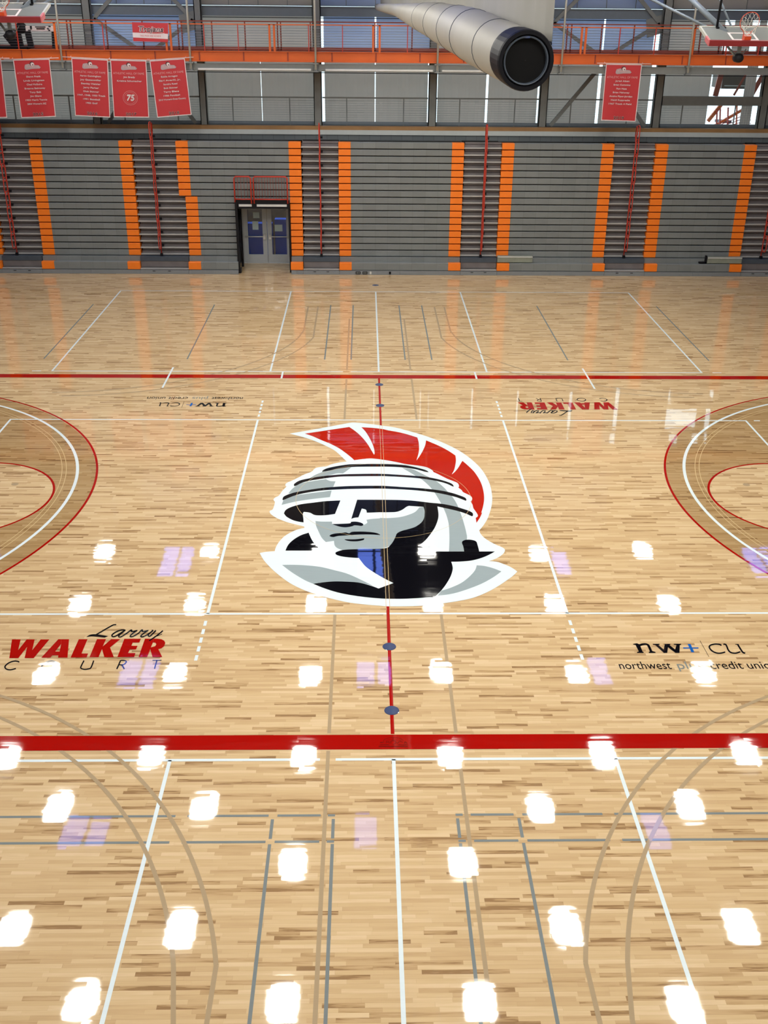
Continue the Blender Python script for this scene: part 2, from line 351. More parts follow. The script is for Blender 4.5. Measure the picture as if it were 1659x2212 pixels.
# volleyball lines of the main court
def wline(*segs, mat='p_white', z=Z['white'], nm='court_line', lab=None, wd=.05):
    q = MB()
    for g_ in segs: strip(q, *g_, wd, z)
    o = q.build(nm, mat, floor)
    if lab: o['label'] = lab
wline((-9.02, 4.52, 9.02, 4.52), lab='white line across the court behind the emblem')
wline((-9.02, -4.52, 9.02, -4.52), (9.0, -4.52, 12, -4.52), (-12, -4.52, -9, -4.52), lab='white line across the court in front of the emblem')
for X in (-9, -3, 3, 9): wline((X, -4.52, X, 4.52), lab='white line running away from the camera')
for X in (-3, 3):
    for sg in (-1, 1):
        for k in range(5): wline((X, sg*(4.74+.235*k*1.07), X, sg*(4.89+.235*k*1.07)), nm='line_dash')
wline((9.2, 4.52, 9.35, 4.52), nm='line_dash')
# side courts (near and far)
def side(Y0, sg):
    wline((-9.02, Y0, -.99, Y0), (-.78, Y0, 9.02, Y0), lab='white line beside the red band')
    wline((-9.02, Y0+sg*9, 9.02, Y0+sg*9))
    for X in (-9, -3, 0, 3, 9): wline((X, Y0, X, Y0+sg*9), lab='white line running away from the camera')
    wline((-9.55, Y0, -9.3, Y0), nm='line_dash'); wline((9.3, Y0, 9.55, Y0), nm='line_dash')
side(8.26, 1); side(-8.26, -1)
for X, a, b in ((-5.73, 8.6, 6.87), (5.73, 8.6, 6.87), (-2.65, 8.25, 7.66), (2.66, 8.25, 7.66)):
    wline((X, a, X, b), nm='tick_line', z=Z['base']+.0012)
for X in (-1.537, -.78, .77, 1.537):
    wline((X, 9.36, X, 15.4), mat='p_line_grey', z=Z['grey'], lab='thin grey line', wd=.04)
    wline((X, -9.40, X, -9.74), (X, -9.83, X, -15.4), mat='p_line_grey', z=Z['grey'], lab='thin grey line', wd=.04)
for X in (-5.46, 5.45, -9.53, 9.53): wline((X, 9.36, X, 15.4), mat='p_line_grey', z=Z['grey'], lab='thin grey line', wd=.04)
for Y in (-9.335, -9.79):
    for a, b in ((-9.5, -2.75), (-2.6, -1.59), (-1.48, -.94), (-.85, -.76), (.75, .84), (.94, 1.48), (1.59, 2.6), (2.75, 9.5)):
        wline((a, Y, b, Y), mat='p_line_grey', z=Z['grey'], lab='thin grey line', wd=.04)
for X in (-.885, .885):
    for a, b in ((8.4, 13.7), (4.55, 7.6), (-4.55, -7.7), (-8.08, -16)):
        wline((X, a, X, b), mat='p_tan', z=Z['white']+.0004, lab='faded tan line', wd=.05)
for sg in (-1, 1):
    for sy in (-1, 1):
        for cxa, cya, R, xe in ((8.434, 12.798, 6.589, 1.96), (8.747, 12.971, 6.491, 2.29)):
            q = MB(); t0 = math.asin((cya-11.6)/R)
            pts = [(sg*cxa-sg*R*c(t), sy*(cya-R*s(t))) for t in [t0+(math.radians(88)-t0)*k/60 for k in range(61)]]
            for A, B in zip(pts, pts[1:]): strip(q, *A, *B, .052, Z['white']+.0005)
            strip(q, pts[0][0], pts[0][1], sg*xe, sy*12.3, .052, Z['white']+.0005); strip(q, sg*xe, sy*12.3, sg*xe, sy*15.2, .052, Z['white']+.0005)
            q.build('court_arc', 'p_tan', floor, label='faded tan arc line')
for (u, v) in ((819, 831), (820, 876), (840, 1397), (846, 1535)):
    Pp = fl(u, v); q = MB(); q.lathe((0, Pp.y, 0), [(.0, Z['l1']+.004), (.085, Z['l1']+.004), (.105, Z['l1']+.003), (.108, 0)], 32)
    where = {831: 'touching the far red band', 876: 'nearest behind the emblem', 1397: 'nearest in front of the emblem', 1535: 'closest to the wide near band'}[v]
    tag(q.build('floor_plate', 'p_navy'), 'round blue grey cover on the red centre line, '+where, 'floor cover', 'round floor sleeve covers')
q = MB(); q.lathe((0, 18.23, 0), [(0, .006), (.1, .006), (.12, 0)], 24); tag(q.build('floor_plate', 'p_navy'), 'small dark round cover in the floor below the far bleachers', 'floor cover')
# ---- tracing helpers: outlines painted on the floor, smoothed between corners ('!')
ORG = {'A': (550, 900, 5.53), 'B': (820, 900, 5.53), 'C': (550, 1100, 5.53), 'D': (820, 1100, 5.53),
       'E': (0, 1340, 8.295), 'F': (180, 1340, 8.295), 'G': (1359, 1370, 6.1444), 'H': (0, 1570, 1.0), 'K': (800, 1570, 16.59)}
def parse(t):
    out = []; o = None
    for tok in t.split():
        if tok in ORG: o = ORG[tok]; continue
        cn = tok.endswith('!'); x, y = tok.rstrip('!').split(',')
        out.append((o[0]+float(x)/o[2], o[1]+float(y)/o[2], cn))
    return out
def smooth(pts, closed=True, n=5):
    N = len(pts); out = []
    for i in range(N if closed else N-1):
        p1 = pts[i]; p2 = pts[(i+1) % N]; p0 = pts[i-1] if (closed or i > 0) else p1; p3 = pts[(i+2) % N] if (closed or i+2 < N) else p2
        if p1[2]: p0 = p1
        if p2[2]: p3 = p2
        if p1[2] and p2[2]: out.append(p1[:2]); continue
        for k in range(n):
            t = k/n
            out.append(tuple(.5*((2*p1[j])+(-p0[j]+p2[j])*t+(2*p0[j]-5*p1[j]+4*p2[j]-p3[j])*t*t+(-p0[j]+3*p1[j]-3*p2[j]+p3[j])*t**3) for j in (0, 1)))
    if not closed: out.append(pts[-1][:2])
    return out
def F2(pts): return [tuple(fl(u, v))[:2] for u, v in pts]
def painted(mb, t, z, sm=True):
    p_ = parse(t); mb.flat(F2(smooth(p_) if sm else [a[:2] for a in p_]), z)
def ribbon(mb, t, wd, z, closed=False, sm=True):
    p_ = parse(t); P = [Vector(a) for a in (smooth(p_, closed) if sm else [a[:2] for a in p_])]; N = len(P); L = []
    for i in range(N):
        d = P[min(i+1, N-1)]-P[max(i-1, 0)]; d.normalize(); n = Vector((-d.y, d.x*.8))*wd/2; L.append((P[i]+n, P[i]-n))
    for a, b in zip(L, L[1:]):
        q4 = [fl(*a[0], z), fl(*a[1], z), fl(*b[1], z), fl(*b[0], z)]; mb.quad(*q4)
emblem = MB()
painted(emblem, "A 418,205! 760,145 1110,80! 1180,72 1300,80 1480,103 B 27,108 180,130 320,165 460,205 600,250 740,305 880,370 1000,440 1100,515 1200,610 1270,710 1320,820 1342,930 1345,1000 1335,1080 1315,1150 1290,1217 D 1260,165 1225,215 1190,255! 1210,300 1260,350 1330,395 1400,430 1460,455 1490,475 1497,495 1480,530 1430,570 1370,600 1305,622! 1400,630 1490,660 1560,690 1610,720 1645,747! 1590,800 1500,865 1400,930 1300,985 1200,1030 1100,1065 960,1095 800,1120 650,1142 500,1155 300,1162 100,1162 C 1500,1155 1350,1143 1150,1120 1000,1090 840,1050 760,1025 650,990 550,950 440,895 350,835 250,755 180,690 110,610 60,525! 130,512 240,503! 255,455 290,395 350,330 430,280 510,245 595,225! 592,208! 560,200 480,180 400,160 330,135 270,110 220,80 190,55 180,34 A 185,1125 215,1110 235,1060 243,1020! 228,1000 228,985 250,965 290,945 330,890 383,835! 368,825 372,805 400,785 450,765 520,730 600,690 680,660 705,635 740,612 810,600 860,595 920,570 1010,550 1100,538! 1040,480 960,410 880,365 760,310 640,265 520,230", Z['base'])
EM = emblem.build('court_emblem', 'p_white', floor, label='large white helmeted warrior head emblem at centre court')
q = MB(); painted(q, "A 600,205! 1130,125! 1210,180 1290,255 1360,345 1425,455! 1433,440 1425,380 1400,310 1360,235 1320,175 1275,128! 1400,135 1530,150 B 100,165 200,182 320,210 450,250! 465,300 472,370 465,440 440,525! 480,470 520,400 545,340 555,285! 640,320 740,365 830,415 905,465! 912,520 905,580 890,640 862,692! 900,660 940,610 970,560 990,530! 1060,590 1130,660 1190,750 1225,830 1245,920 1248,1000 1235,1080 1215,1150 D 1225,40 1200,100 1157,165! 1148,105! 1170,90 1172,70 1155,40 1130,5 B 1118,1090 1108,1050 1085,1015! 1100,1005 1105,975 1080,945 1000,905 980,880 940,850! 948,830 935,800 900,780 810,745 700,690 645,665! 625,640 570,610 480,590 320,570 200,545 60,520 A 1400,502 1300,508 1190,522! 1150,485 1080,430 1000,375 900,325 780,275 690,235", Z['l1'])
q.build('emblem_crest', 'p_logo_red', EM, label='red plume of the helmet')
q = MB()
for t in ("A 820,660! 1000,625 1155,607! 1100,650 1055,680! 980,680 880,705 640,750! 720,700",
          "A 500,825! 560,795 850,748! 900,770 967,775! 940,840! 600,890 400,922! 450,865",
          "A 350,1000! 480,945 920,885! 900,963! 700,985 500,1015 322,1057! 340,1010",
          "B 270,615! 340,655 415,700 500,750 560,800 610,850 670,930 735,1040 770,1110 D 770,5 800,80 825,180 833,300 833,400 828,507! 1010,507! 1043,360 1035,280 1010,180 985,100 955,20 B 950,1110 920,1040 870,960 830,920 780,860 700,790 620,740 575,718 480,670 390,630",
          "C 727,143! 800,150 925,150! 925,182! 1300,190! 1345,165 1335,128! 1400,118 1500,110 D 0,105 100,108 250,95 370,60 430,30 475,-20! 527,-26! 537,60 530,110 500,160 440,205 380,230 270,260 210,290 190,330 160,390 120,440 0,477 C 1300,482 1150,485 1050,492! 985,465 955,430 948,380! 850,395! 800,340 760,260 735,200",
          "C 328,668! 450,666 600,672 780,690 950,730 1100,770 1250,835 1420,920! 1250,880 1100,868 950,865 830,875 700,893! 600,850 450,760",
          "D 1160,672! 1250,680 1350,705 1455,745! 1350,820 1200,900 1000,975 850,1015 690,1036! 740,975! 850,940 980,880 1080,800 1140,730"):
    painted(q, t, Z['l1'])
q.build('emblem_shading', 'p_grey', EM, label='grey shading of the warrior head')
q = MB()
for t in ("A 805,662! 820,640 880,615 1000,590 1130,573 1300,568 1500,568 B 166,572 300,582 400,600 500,625 560,645 588,668! 540,660 480,643 400,625 250,607 100,600 A 1493,599 1300,600 1150,605 1000,625 900,645",
          "A 475,832 470,815 480,800 540,765 650,740 800,715 1000,695 1200,687 1500,685 B 200,695 400,708 550,722 700,750 820,785 870,810 887,838! 865,833 830,815 760,790 650,765 500,742 300,725 100,715 A 1493,713 1200,715 1000,720 800,745 650,770 560,795 500,825",
          "A 340,1000 337,975 360,950 450,915 600,885 800,855 1000,838 1200,830 1493,828 B 100,832 300,845 500,858 700,880 850,910 960,945 1020,970 1037,995 1030,1008! 980,988 900,960 750,925 600,900 400,880 200,868 A 1493,862 1200,865 1000,872 800,885 600,915 480,945 400,975",
          "A 350,1160 370,1120 430,1085 550,1050 700,1030 850,1012 1025,1003! 960,1165! 850,1180 760,1182 710,1175 660,1150 590,1140! 577,1160 578,1217! C 580,80 585,160! 520,150 450,130 380,90 350,50",
          "A 1225,995! C 1155,118! 1195,104 1240,100! A 1280,1100! 1330,1115 1340,1150! B 0,1145! 100,1145 200,1140 270,1115 320,1080 350,1068! 525,1080! 535,1120 D 537,60 530,110 500,160 440,205 380,230 270,260 210,290 190,330 160,390 120,440 90,462 0,475 C 1300,478 1150,482 1050,490 980,512 965,530 985,550 1050,568 1150,580 1245,585! 1270,620 1330,690 1430,760 1550,830 D 165,885! C 1480,950! 1400,920 1250,880 1100,868 950,865 830,875 700,893! 800,935 950,985 1100,1020 1300,1050 1493,1068 D 150,1073 300,1072 450,1065 580,1055 650,1050 700,1010 740,970 800,890 850,800 873,720 868,670 855,630! 950,628 1080,618 1200,590 1300,550 1378,507! 1190,507! 1170,430 1150,385 1090,367 1030,368 990,385 985,410 1000,450 1010,507! 640,507! 560,480 470,435! 540,380 600,310 660,220 695,130 703,60 B 690,1075! 850,1110 950,1135 1040,1165 1105,1192 1115,1165 1100,1145 1060,1125 1000,1105 900,1075 750,1045 600,1030 450,1012 350,1003 200,997 0,995",
          "C 925,180! 1130,172 1150,155 1200,150 1260,160 1295,178 1295,195 1270,202 1240,198 1190,195 1170,205 1100,218 1040,215 980,200",
          "C 898,325 905,310 950,295 1040,285 1090,280 1130,290 1170,272 1300,270 1420,280 1480,295 1502,312! 1400,305 1250,305 1100,315 1000,322 940,335",
          "C 1072,362! 1200,362 1310,350! 1300,370 1230,385 1150,385 1095,375",
          "C 368,497! 400,430 460,370 550,315 645,283! 680,360 720,420 762,460! 720,475 675,497!"):
    painted(q, t, Z['l2'])
q.build('emblem_outline', 'p_black', EM, label='black eyes, bands and outline of the warrior head')
q = MB()
for X in (-.027, .033): strip(q, X, -4.42, X, 4.15, .008, Z['l4'])
arc(q, 0, .02, 1.80, 1.807, 0, T2, Z['l4'])
q.build('emblem_hairline', 'p_cream', EM, label='thin cream hairlines over the emblem')
# ---- writing on the floor
WALK = ["E 215,345! 372,345! 325,540! 478,345! 622,345! 578,540! 730,345! 887,345! 605,680! 440,680! 487,480! 330,680! 168,680!",
        "E 1095,342! 1238,342! 1210,672! 1040,672! 1045,632! 935,632! 905,672! 740,672! 1045,342! 1094,342! 1094,430! 990,562! 1068,562! 1095.5,430!",
        "E 1412,342! 1570,342! 1462,597! 1580,597! 1552,670! 1265,670!",
        "F 245,340! 408,340! 350,470! 500,340! 665,340! 480,490! 548,665! 378,665! 335,520! 272,665! 110,665!",
        "F 735,335! 1032,335! 1003,402! 885,402! 860,460! 972,460! 945,525! 835,525! 802,590! 935,590! 912,662! 610,662!",
        "F 1251,333! 1330,333! 1400,342! 1450,368! 1470,410! 1450,465! 1400,505! 1345,520! 1415,662! 1240,662! 1200,520! 1145,662! 990,662! 1105,333! 1250,333! 1250,398! 1210,490! 1290,465! 1308,430! 1290,405! 1251,398!"]
walk = MB()
for t in WALK: painted(walk, t, Z['l1'], False)
court = MB()
for t, wd in (("E 345,750! 320,735 250,730 160,760 100,810 90,845 120,875 190,885 285,862!", 3), ("E 740,830 780,780 850,740 930,725 1000,745 1022,785 990,830 920,865 830,880 760,865 740,830", 3),
              ("E 1505,720! 1450,830 1455,860 1510,878 1580,870 1630,845 1680,720!", 2.8), ("F 668,718! 600,872!", 2.8), ("F 668,718! 740,718 770,740 740,780 700,795 640,795!", 2.6), ("F 690,795! 735,872!", 3.2),
              ("F 1240,715! 1400,715!", 2), ("F 1318,715! 1275,868!", 2.8)):
    ribbon(court, t, wd, Z['l1'])
larry = MB(); painted(larry, "F 55,302! 120,262 210,252 300,262 445,285! 385,312! 250,298 150,290", Z['l2'])
for t, wd in (("F 590,78! 545,80 490,105 230,255!", 3.0), ("F 755,178! 690,172 590,205 515,260 530,292 590,275 680,220 750,175! 640,270 650,300 700,280 800,215!", 3.2),
              ("F 800,215! 850,175 870,178 865,200 970,180! 900,220 840,280 870,292 940,260 1000,220!", 3.0), ("F 1000,220! 1045,172 1060,178 1060,200 1165,180! 1090,225 1030,280 1060,295 1130,265 1180,230!", 3.0),
              ("F 1225,180! 1245,185 1180,235 1165,275 1200,280 1300,180!", 3.2), ("F 1425,185! 1320,270 1180,365!", 3.0), ("F 1190,355! 1300,290 1410,245!", 1.4)):
    ribbon(larry, t, wd, Z['l2'])
nw = MB(); painted(nw, "G 52,130! 105,123! 135,135 165,126 215,122 250,132 275,155 305,225! 352,240! 350,250! 265,250! 258,240! 275,232! 245,165 225,145 185,148 148,160! 178,232! 192,240! 192,250! 105,250! 103,240! 128,232! 85,145! 52,138!", Z['l1'])
painted(nw, "G 312,130! 405,130! 402,142! 388,145! 458,205! 472,142! 465,130! 545,130! 548,142! 535,146! 610,205! 628,145! 592,140! 590,130! 688,130! 690,142! 672,147! 668,250! 615,250! 515,175! 505,250! 460,250! 345,145! 316,142!", Z['l1'], False)
for t, wd in (("G 940,85! 1060,300!", .8), ("G 1225,150! 1200,135 1140,130 1080,145 1065,175 1100,220 1160,248 1220,250 1275,235!", 3.4), ("G 1250,133! 1285,140 1320,215 1360,245 1420,250 1475,232", 3.4), ("G 1410,134! 1455,134!", 1.6), ("G 1440,134! 1505,235 1540,250!", 3.6)):
    ribbon(nw, t, wd, Z['l1'])
plus = MB(); painted(plus, "G 715,178! 920,178! 922,192! 718,192!", Z['l1'], False); painted(plus, "G 775,133! 815,133! 865,243! 825,243!", Z['l2'], False)
sub = MB(); y0 = -6.155
text_on(sub, 'northwest', lambda x, y: (x, y, Z['l1']), .80, .205, 3.53, y0, left=True)
text_on(sub, 'credit union', lambda x, y: (x, y, Z['l1']), 1.04, .205, 4.94, y0, left=True)
subp = MB(); text_on(subp, 'plus', lambda x, y: (x, y, Z['l1']), .40, .205, 4.43, y0, left=True)
for nm, q, mt, lb in (('lettering', walk, 'p_red', 'WALKER in slanted red capitals'), ('lettering', court, 'p_black', 'COURT in thin spaced capitals'), ('lettering', larry, 'p_black', 'Larry in black script'),
                      ('lettering', nw, 'p_black', 'black lower case initials'), ('lettering', plus, 'p_blue', 'blue plus sign'), ('lettering', sub, 'p_black', 'small line of black writing'), ('lettering', subp, 'p_line_grey', 'small grey word')):
    a = q.build(nm, mt, floor, label=lb+', near side')
    b = a.copy(); COL.objects.link(b); b.rotation_euler = (0, 0, math.pi); b['label'] = lb+', upside down on the far side'
# faint maker's print on the near red band
q = MB(); zz = Z['l3']+.001
for t, wd in (("K 470,480! 560,420 700,392 820,390 960,392 1100,430 1175,490!", .9), ("K 815,390! 818,480!", .9), ("K 520,500! 640,470 815,462 980,470 1120,500!", .6), ("K 300,700! 1340,700!", 2.2), ("K 340,640! 660,640!", 1.6), ("K 1000,640! 1340,640!", 1.6),
              ("K 350,560! 450,560!", 2.5), ("K 480,580! 470,490!", 1), ("K 560,600! 580,520 620,560 660,520 680,600!", 1.2), ("K 740,600! 740,520 860,500 930,550 880,600 800,640!", 1.3), ("K 960,600! 1050,520 1160,560!", 1.4), ("K 1220,600! 1250,540 1320,600!", 2)):
    ribbon(q, t, wd, zz)
q.build('faint_print', 'p_dred', floor, label='small dark red print on the near red band')

# ------------------------------------------------------------------ far wall, door, window band
YB = 21.78
q = MB(); q.box(-XW, -5.14, YB, YB+.25, 0, 4.79); q.box(-3.2, XW, YB, YB+.25, 0, 4.79); q.box(-5.14, -3.2, YB, YB+.25, 2.2, 4.79)
wall = struct(q.build('wall_far', 'cmu'))
q = MB(); q.box(-XW, XW, YB-.06, YB+.30, 4.79, 4.955); struct(q.build('trim_1', 'sill'))
q = MB(); q.box(-XW, XW, YB-.03, YB+.22, 4.955, 5.085); struct(q.build('trim_2', 'woodcap'))
q = MB(); q.box(-XW, XW, YB+.3, YF, 4.7, 4.8); struct(q.build('floor_upper', 'sill'))
YWN = 22.75   # window plane
# columns, girders and braces of the window wall
COLX = [-14.45, -10.35, -6.38, -2.13, 2.13, 6.27, 10.55, 14.55]
for i, X in enumerate(COLX):
    wX = .30 if i not in (2,) else .26
    q = MB(); q.box(X-wX/2, X-wX/2+.03, 22.05, 22.33, 4.8, 12.4); q.box(X+wX/2-.03, X+wX/2, 22.05, 22.33, 4.8, 12.4); q.box(X-wX/2, X+wX/2, 22.17, 22.2, 4.8, 12.4)
    q.box(X-wX/2, X+wX/2, 22.05, 22.07, 4.8, 12.4)
    struct(q.build('steel_column', 'grey_steel'))
q = MB(); q.box(-XW, XW, 22.36, 22.6, 8.76, 9.06); q.box(-XW, XW, 22.30, 22.62, 9.06, 9.09); struct(q.build('steel_girder', 'blue_steel'))
q = MB(); q.box(-XW, XW, 22.34, 22.42, 8.70, 8.725); struct(q.build('steel_rail', 'black_metal'))
q = MB(); q.box(10.7, 14.4, 22.0, 22.2, 5.88, 6.19); struct(q.build('steel_girder', 'grey_steel'))
for a, b in ((COLX[1], COLX[2]), (COLX[5], COLX[6])):
    mid = (a+b)/2
    for x0, z0, x1, z1 in ((a+.2, 8.62, mid-.35, 7.66), (b-.2, 8.62, mid+.35, 7.66), (mid-.2, 7.05, a+.35, 5.1), (mid+.2, 7.05, b-.35, 5.1), (a+.2, 8.62, a+1.2, 9.6), (b-.2, 8.62, b-1.2, 9.6), (mid-.38, 7.66, mid+.38, 7.60)):
        q = MB(); q.bar((x0, 22.3, z0), (x1, 22.3, z1), .1, .13); struct(q.build('steel_brace', 'grey_steel'))
    q = MB(); q.obox((b-.35, 22.3, 8.55), Vector((.32, 0, .1)), Vector((0, .01, 0)), Vector((-.05, 0, .3))); struct(q.build('gusset_plate', 'grey_steel'))
# glazing and shades, bay by bay
q = MB(); q.box(-XW, XW, YWN+.02, YWN+.04, 5.0, 12.4)
win = struct(q.build('window_1', 'glass'))
q = MB(); q.box(-XW, XW, YWN-.05, YWN+.08, 4.8, 5.14); q.box(-XW, XW, YWN-.05, YWN+.08, 7.3, 7.55); q.box(-XW, XW, YWN-.05, YWN+.08, 9.1, 9.18)
q.build('window_rail', 'blue_steel', win)
edges = [(-XW+.1)]+COLX+[XW-.1]
bays = list(zip(edges, edges[1:]))
ns = 0
ORDN = ['first', 'second', 'third', 'fourth', 'fifth', 'sixth', 'seventh', 'eighth', 'ninth', 'tenth', 'eleventh', 'twelfth', 'thirteenth', 'fourteenth', 'fifteenth', 'sixteenth']
nu = 0
for i, (a, b) in enumerate(bays):
    mid = (a+b)/2
    if i in (0, 8):
        q = MB(); q.box(a, b, YWN-.12, YWN-.05, 5.14, 12.4); struct(q.build('wall_panel', 'wall')); continue
    # lower shades
    gl = {0: (.0, .0, .0), 1: (.0, .0, .0), 2: (.0, 0., .0), 3: (.0, .02, .0), 4: (.245, .03, .16), 5: (.21, .085, .16), 6: (.0, .11, .23), 7: (.0, .0, .0), 8: (0, 0, 0)}[i]
    spans = [(a+gl[0]*.9+.02, mid-gl[1]/2), (mid+gl[1]/2, b-gl[2]*.9-.02)]
    if i == 7: spans = [(a+.05, 12.60), (13.90, 14.31)]
    for (x0, x1) in spans:
        q = MB(); n_ = 14
        for k in range(n_):
            xa = x0+(x1-x0)*k/n_; xb = x0+(x1-x0)*(k+1)/n_
            ya = YWN-.12+.012*s(k*1.9); yb = YWN-.12+.012*s((k+1)*1.9)
            q.quad((xa, ya, 5.14), (xb, yb, 5.14), (xb, yb, 7.42), (xa, ya, 7.42))
        o = q.build('roller_shade', 'shade')
        r_ = MB(); r_.tube([(x0, YWN-.14, 7.44), (x1, YWN-.14, 7.44)], .04, 10); r_.build('shade_roller', 'grey_steel', o)
        r_ = MB(); r_.box(x0, x1, YWN-.135, YWN-.11, 5.12, 5.15); r_.build('hem_bar', 'grey_steel', o)
        tag(o, 'grey roller shade in the lower window band, '+ORDN[ns]+' from the left', 'window shade', 'lower roller shades'); ns += 1
    # upper shades (behind the walkway railing)
    gu = {0: (0, 0, 0), 1: (0, 0, 0), 2: (.0, 0, .0), 3: (.0, .0, .0), 4: (.21, .06, 0), 5: (0, 0, 0), 6: (0, .06, .26), 7: (0, 0, 0), 8: (0, 0, 0)}[i]
    spans = [(a+gu[0]+.02, mid-gu[1]/2), (mid+gu[1]/2, b-gu[2]-.02)]
    if i == 7: spans = [(a+.05, 12.85), (13.2, 13.86), (14.12, 14.4)]
    for (x0, x1) in spans:
        q = MB(); n_ = 10
        for k in range(n_):
            xa = x0+(x1-x0)*k/n_; xb = x0+(x1-x0)*(k+1)/n_
            ya = YWN-.12+.012*s(k*1.3); yb = YWN-.12+.012*s((k+1)*1.3)
            q.quad((xa, ya, 7.5), (xb, yb, 7.5), (xb, yb, 8.8), (xa, ya, 8.8))
        o = q.build('roller_shade', 'blue_shade' if i in (2, 4, 6) else 'shade')
        r_ = MB(); r_.box(x0, x1, YWN-.135, YWN-.11, 7.48, 7.51); r_.build('hem_bar', 'grey_steel', o)
        tag(o, 'roller shade in the window band behind the orange walkway railing, '+ORDN[nu]+' from the left', 'window shade', 'upper roller shades'); nu += 1
    q = MB(); q.box(a, b, YWN-.10, YWN-.06, 9.12, 12.4)
    o = q.build('wall_panel', 'blue_shade' if i in (2, 4, 6) else 'shade'); struct(o)
    for k in range(1, 4):
        xk = a+(b-a)*k/4; r_ = MB(); r_.box(xk-.012, xk+.012, YWN-.12, YWN-.1, 9.12, 12.4); r_.build('panel_joint', 'grey_steel', o)
# grey cable guard rail along the upper concourse
for i, (a, b) in enumerate(bays):
    if i in (0, 8): continue
    t = thing('guard_rail', 'grey cable guard rail between two steel columns at the sill, '+ORDN[i-1]+' from the left', 'railing', ((a+b)/2, 22.28, 4.8), 'concourse guard rails')
    if i == 7: x_end = b-.16
    q = MB(); q.box(a+.16, b-.16, 22.26, 22.31, 6.01, 6.06); q.build('top_rail', 'grey_steel', t)
    q = MB(); q.box(a+.16, b-.16, 22.26, 22.30, 5.10, 5.20); q.build('bottom_rail', 'blue_steel', t)
    for k in (1, 3):
        xk = a+(b-a)*k/4; q = MB(); q.box(xk-.02, xk+.02, 22.265, 22.305, 4.8, 6.02); q.build('post', 'grey_steel', t)
    q = MB()
    for k in range(9):
        zk = 5.27+.082*k; q.tube([(a+.16, 22.285, zk), (b-.16, 22.285, zk)], .004, 5)
    q.build('cables', 'cable', t)
# outside: landing, stair and a neighbouring building seen through the unshaded pane
q = MB(); q.box(-40, 60, 23.2, 70, -.3, -.1); struct(q.build('ground', 'cloud'))
t = thing('outdoor_stair', 'orange steel stair outside the unshaded window at the right', 'stairs', (13.6, 24.5, 4.6))
q = MB(); q.bar(at(1529, 262, 24.4), at(1558, 226, 24.4), .1, .13); q.bar(at(1538, 275, 24.9), at(1616, 230, 24.9), .1, .10); q.build('stringer', 'orange_steel', t)
q = MB()
for u, v in ((1549, 238), (1556, 234), (1573, 232)): q.bar(at(u, v, 24.3), at(u-2, 285, 24.3), .05, .05)
for k in range(5): q.tube([at(1545+10*k, 274, 24.5), at(1622, 243+8*k, 24.5)], .016, 6)
q.build('handrail', 'red_tube', t)
q = MB(); q.bar(at(1607, 210, 24.9), at(1603, 290, 24.9), .08, .08); q.bar(at(1592, 225, 24.9), at(1590, 290, 24.9), .05, .05); q.build('post', 'orange_steel', t)
q = MB(); q.obox(at(1562, 262, 25.2), Vector((.25, 0, 0)), Vector((0, .3, 0)), Vector((0, 0, .05))); q.build('landing_plate', 'deck', t)
t2 = thing('outdoor_landing', 'dark underside of an orange framed landing outside the right window', 'landing', (13.6, 24.8, 6.6))
a = at(1560, 166, 24.6); b = at(1628, 192, 24.6); q = MB(); q.box(a.x, b.x, 24.5, 25.8, b.z, a.z+.25); q.build('deck', 'brown', t2)
q = MB(); q.box(a.x+.1, b.x-.1, 24.44, 24.5, b.z+.10, b.z+.13); q.build('edge_light', 'white_metal', t2)
q = MB(); q.bar(at(1560, 150, 24.3), at(1545, 208, 24.3), .08, .20); q.bar(at(1655, 150, 24.3), at(1622, 208, 24.3), .08, .16); q.bar(at(1612, 160, 24.25), at(1585, 206, 24.25), .06, .07); q.build('side_beam', 'dark_orange', t2)
# the double door
q = MB(); q.box(-5.14, -5.09, YB-.05, YB+.15, 0, 2.2); q.box(-3.25, -3.2, YB-.05, YB+.15, 0, 2.2); q.box(-5.14, -3.2, YB-.05, YB+.15, 2.15, 2.2)
door = struct(q.build('door_1', 'alu'))
for k, (x0, x1) in enumerate(((-5.085, -4.18), (-4.165, -3.255))):
    q = MB(); st = .17
    q.box(x0, x0+st, YB, YB+.05, .01, 2.145); q.box(x1-st, x1, YB, YB+.05, .01, 2.145); q.box(x0+st, x1-st, YB, YB+.05, .01, .33); q.box(x0+st, x1-st, YB, YB+.05, 2.05, 2.145)
    lf = q.build('door_leaf', 'alu', door)
    q = MB(); q.box(x0+st, x1-st, YB+.02, YB+.03, .33, 2.05); q.build('pane', 'door_glass', lf)
    q = MB(); hx = x1-.10 if k == 0 else x0+.10; q.tube([(x0+.06, YB-.07, 1.03), (x1-.06, YB-.07, 1.03)], .022, 10)
    q.box(hx-.045, hx+.045, YB-.09, YB, .92, 1.13, .01); q.lathe((hx, YB-.10, 1.10), [(0, -.01), (.035, 0), (.04, .02), (.03, .06)], 16, 'Y'); q.build('push_bar', 'chrome', lf)
for nm, x, z, w_, h_, lb in (('paper_notice', -4.62, 1.44, .115*2, .32, 'upright white paper notice on the left door leaf'), ('paper_notice', -3.73, 1.35, .30, .25, 'white landscape paper notice on the right door leaf'), ('paper_notice', -4.57, 1.83, .24, .22, 'pale square notice high on the left door leaf')):
    q = MB(); q.box(x-w_/2, x+w_/2, YB+.008, YB+.0185, z-h_/2, z+h_/2); tag(q.build(nm, 'paper'), lb, 'notice')
q = MB(); q.box(-7, -1.5, YB+.26, 27, -.1, 0); struct(q.build('floor_hall', 'brown'))
q = MB(); q.box(-7, -1.5, 26.8, 27, 0, 4.6); q.box(-7.1, -7, YB+.26, 27, 0, 4.6); q.box(-1.5, -1.4, YB+.26, 27, 0, 4.6); struct(q.build('wall_hall', 'brown'))
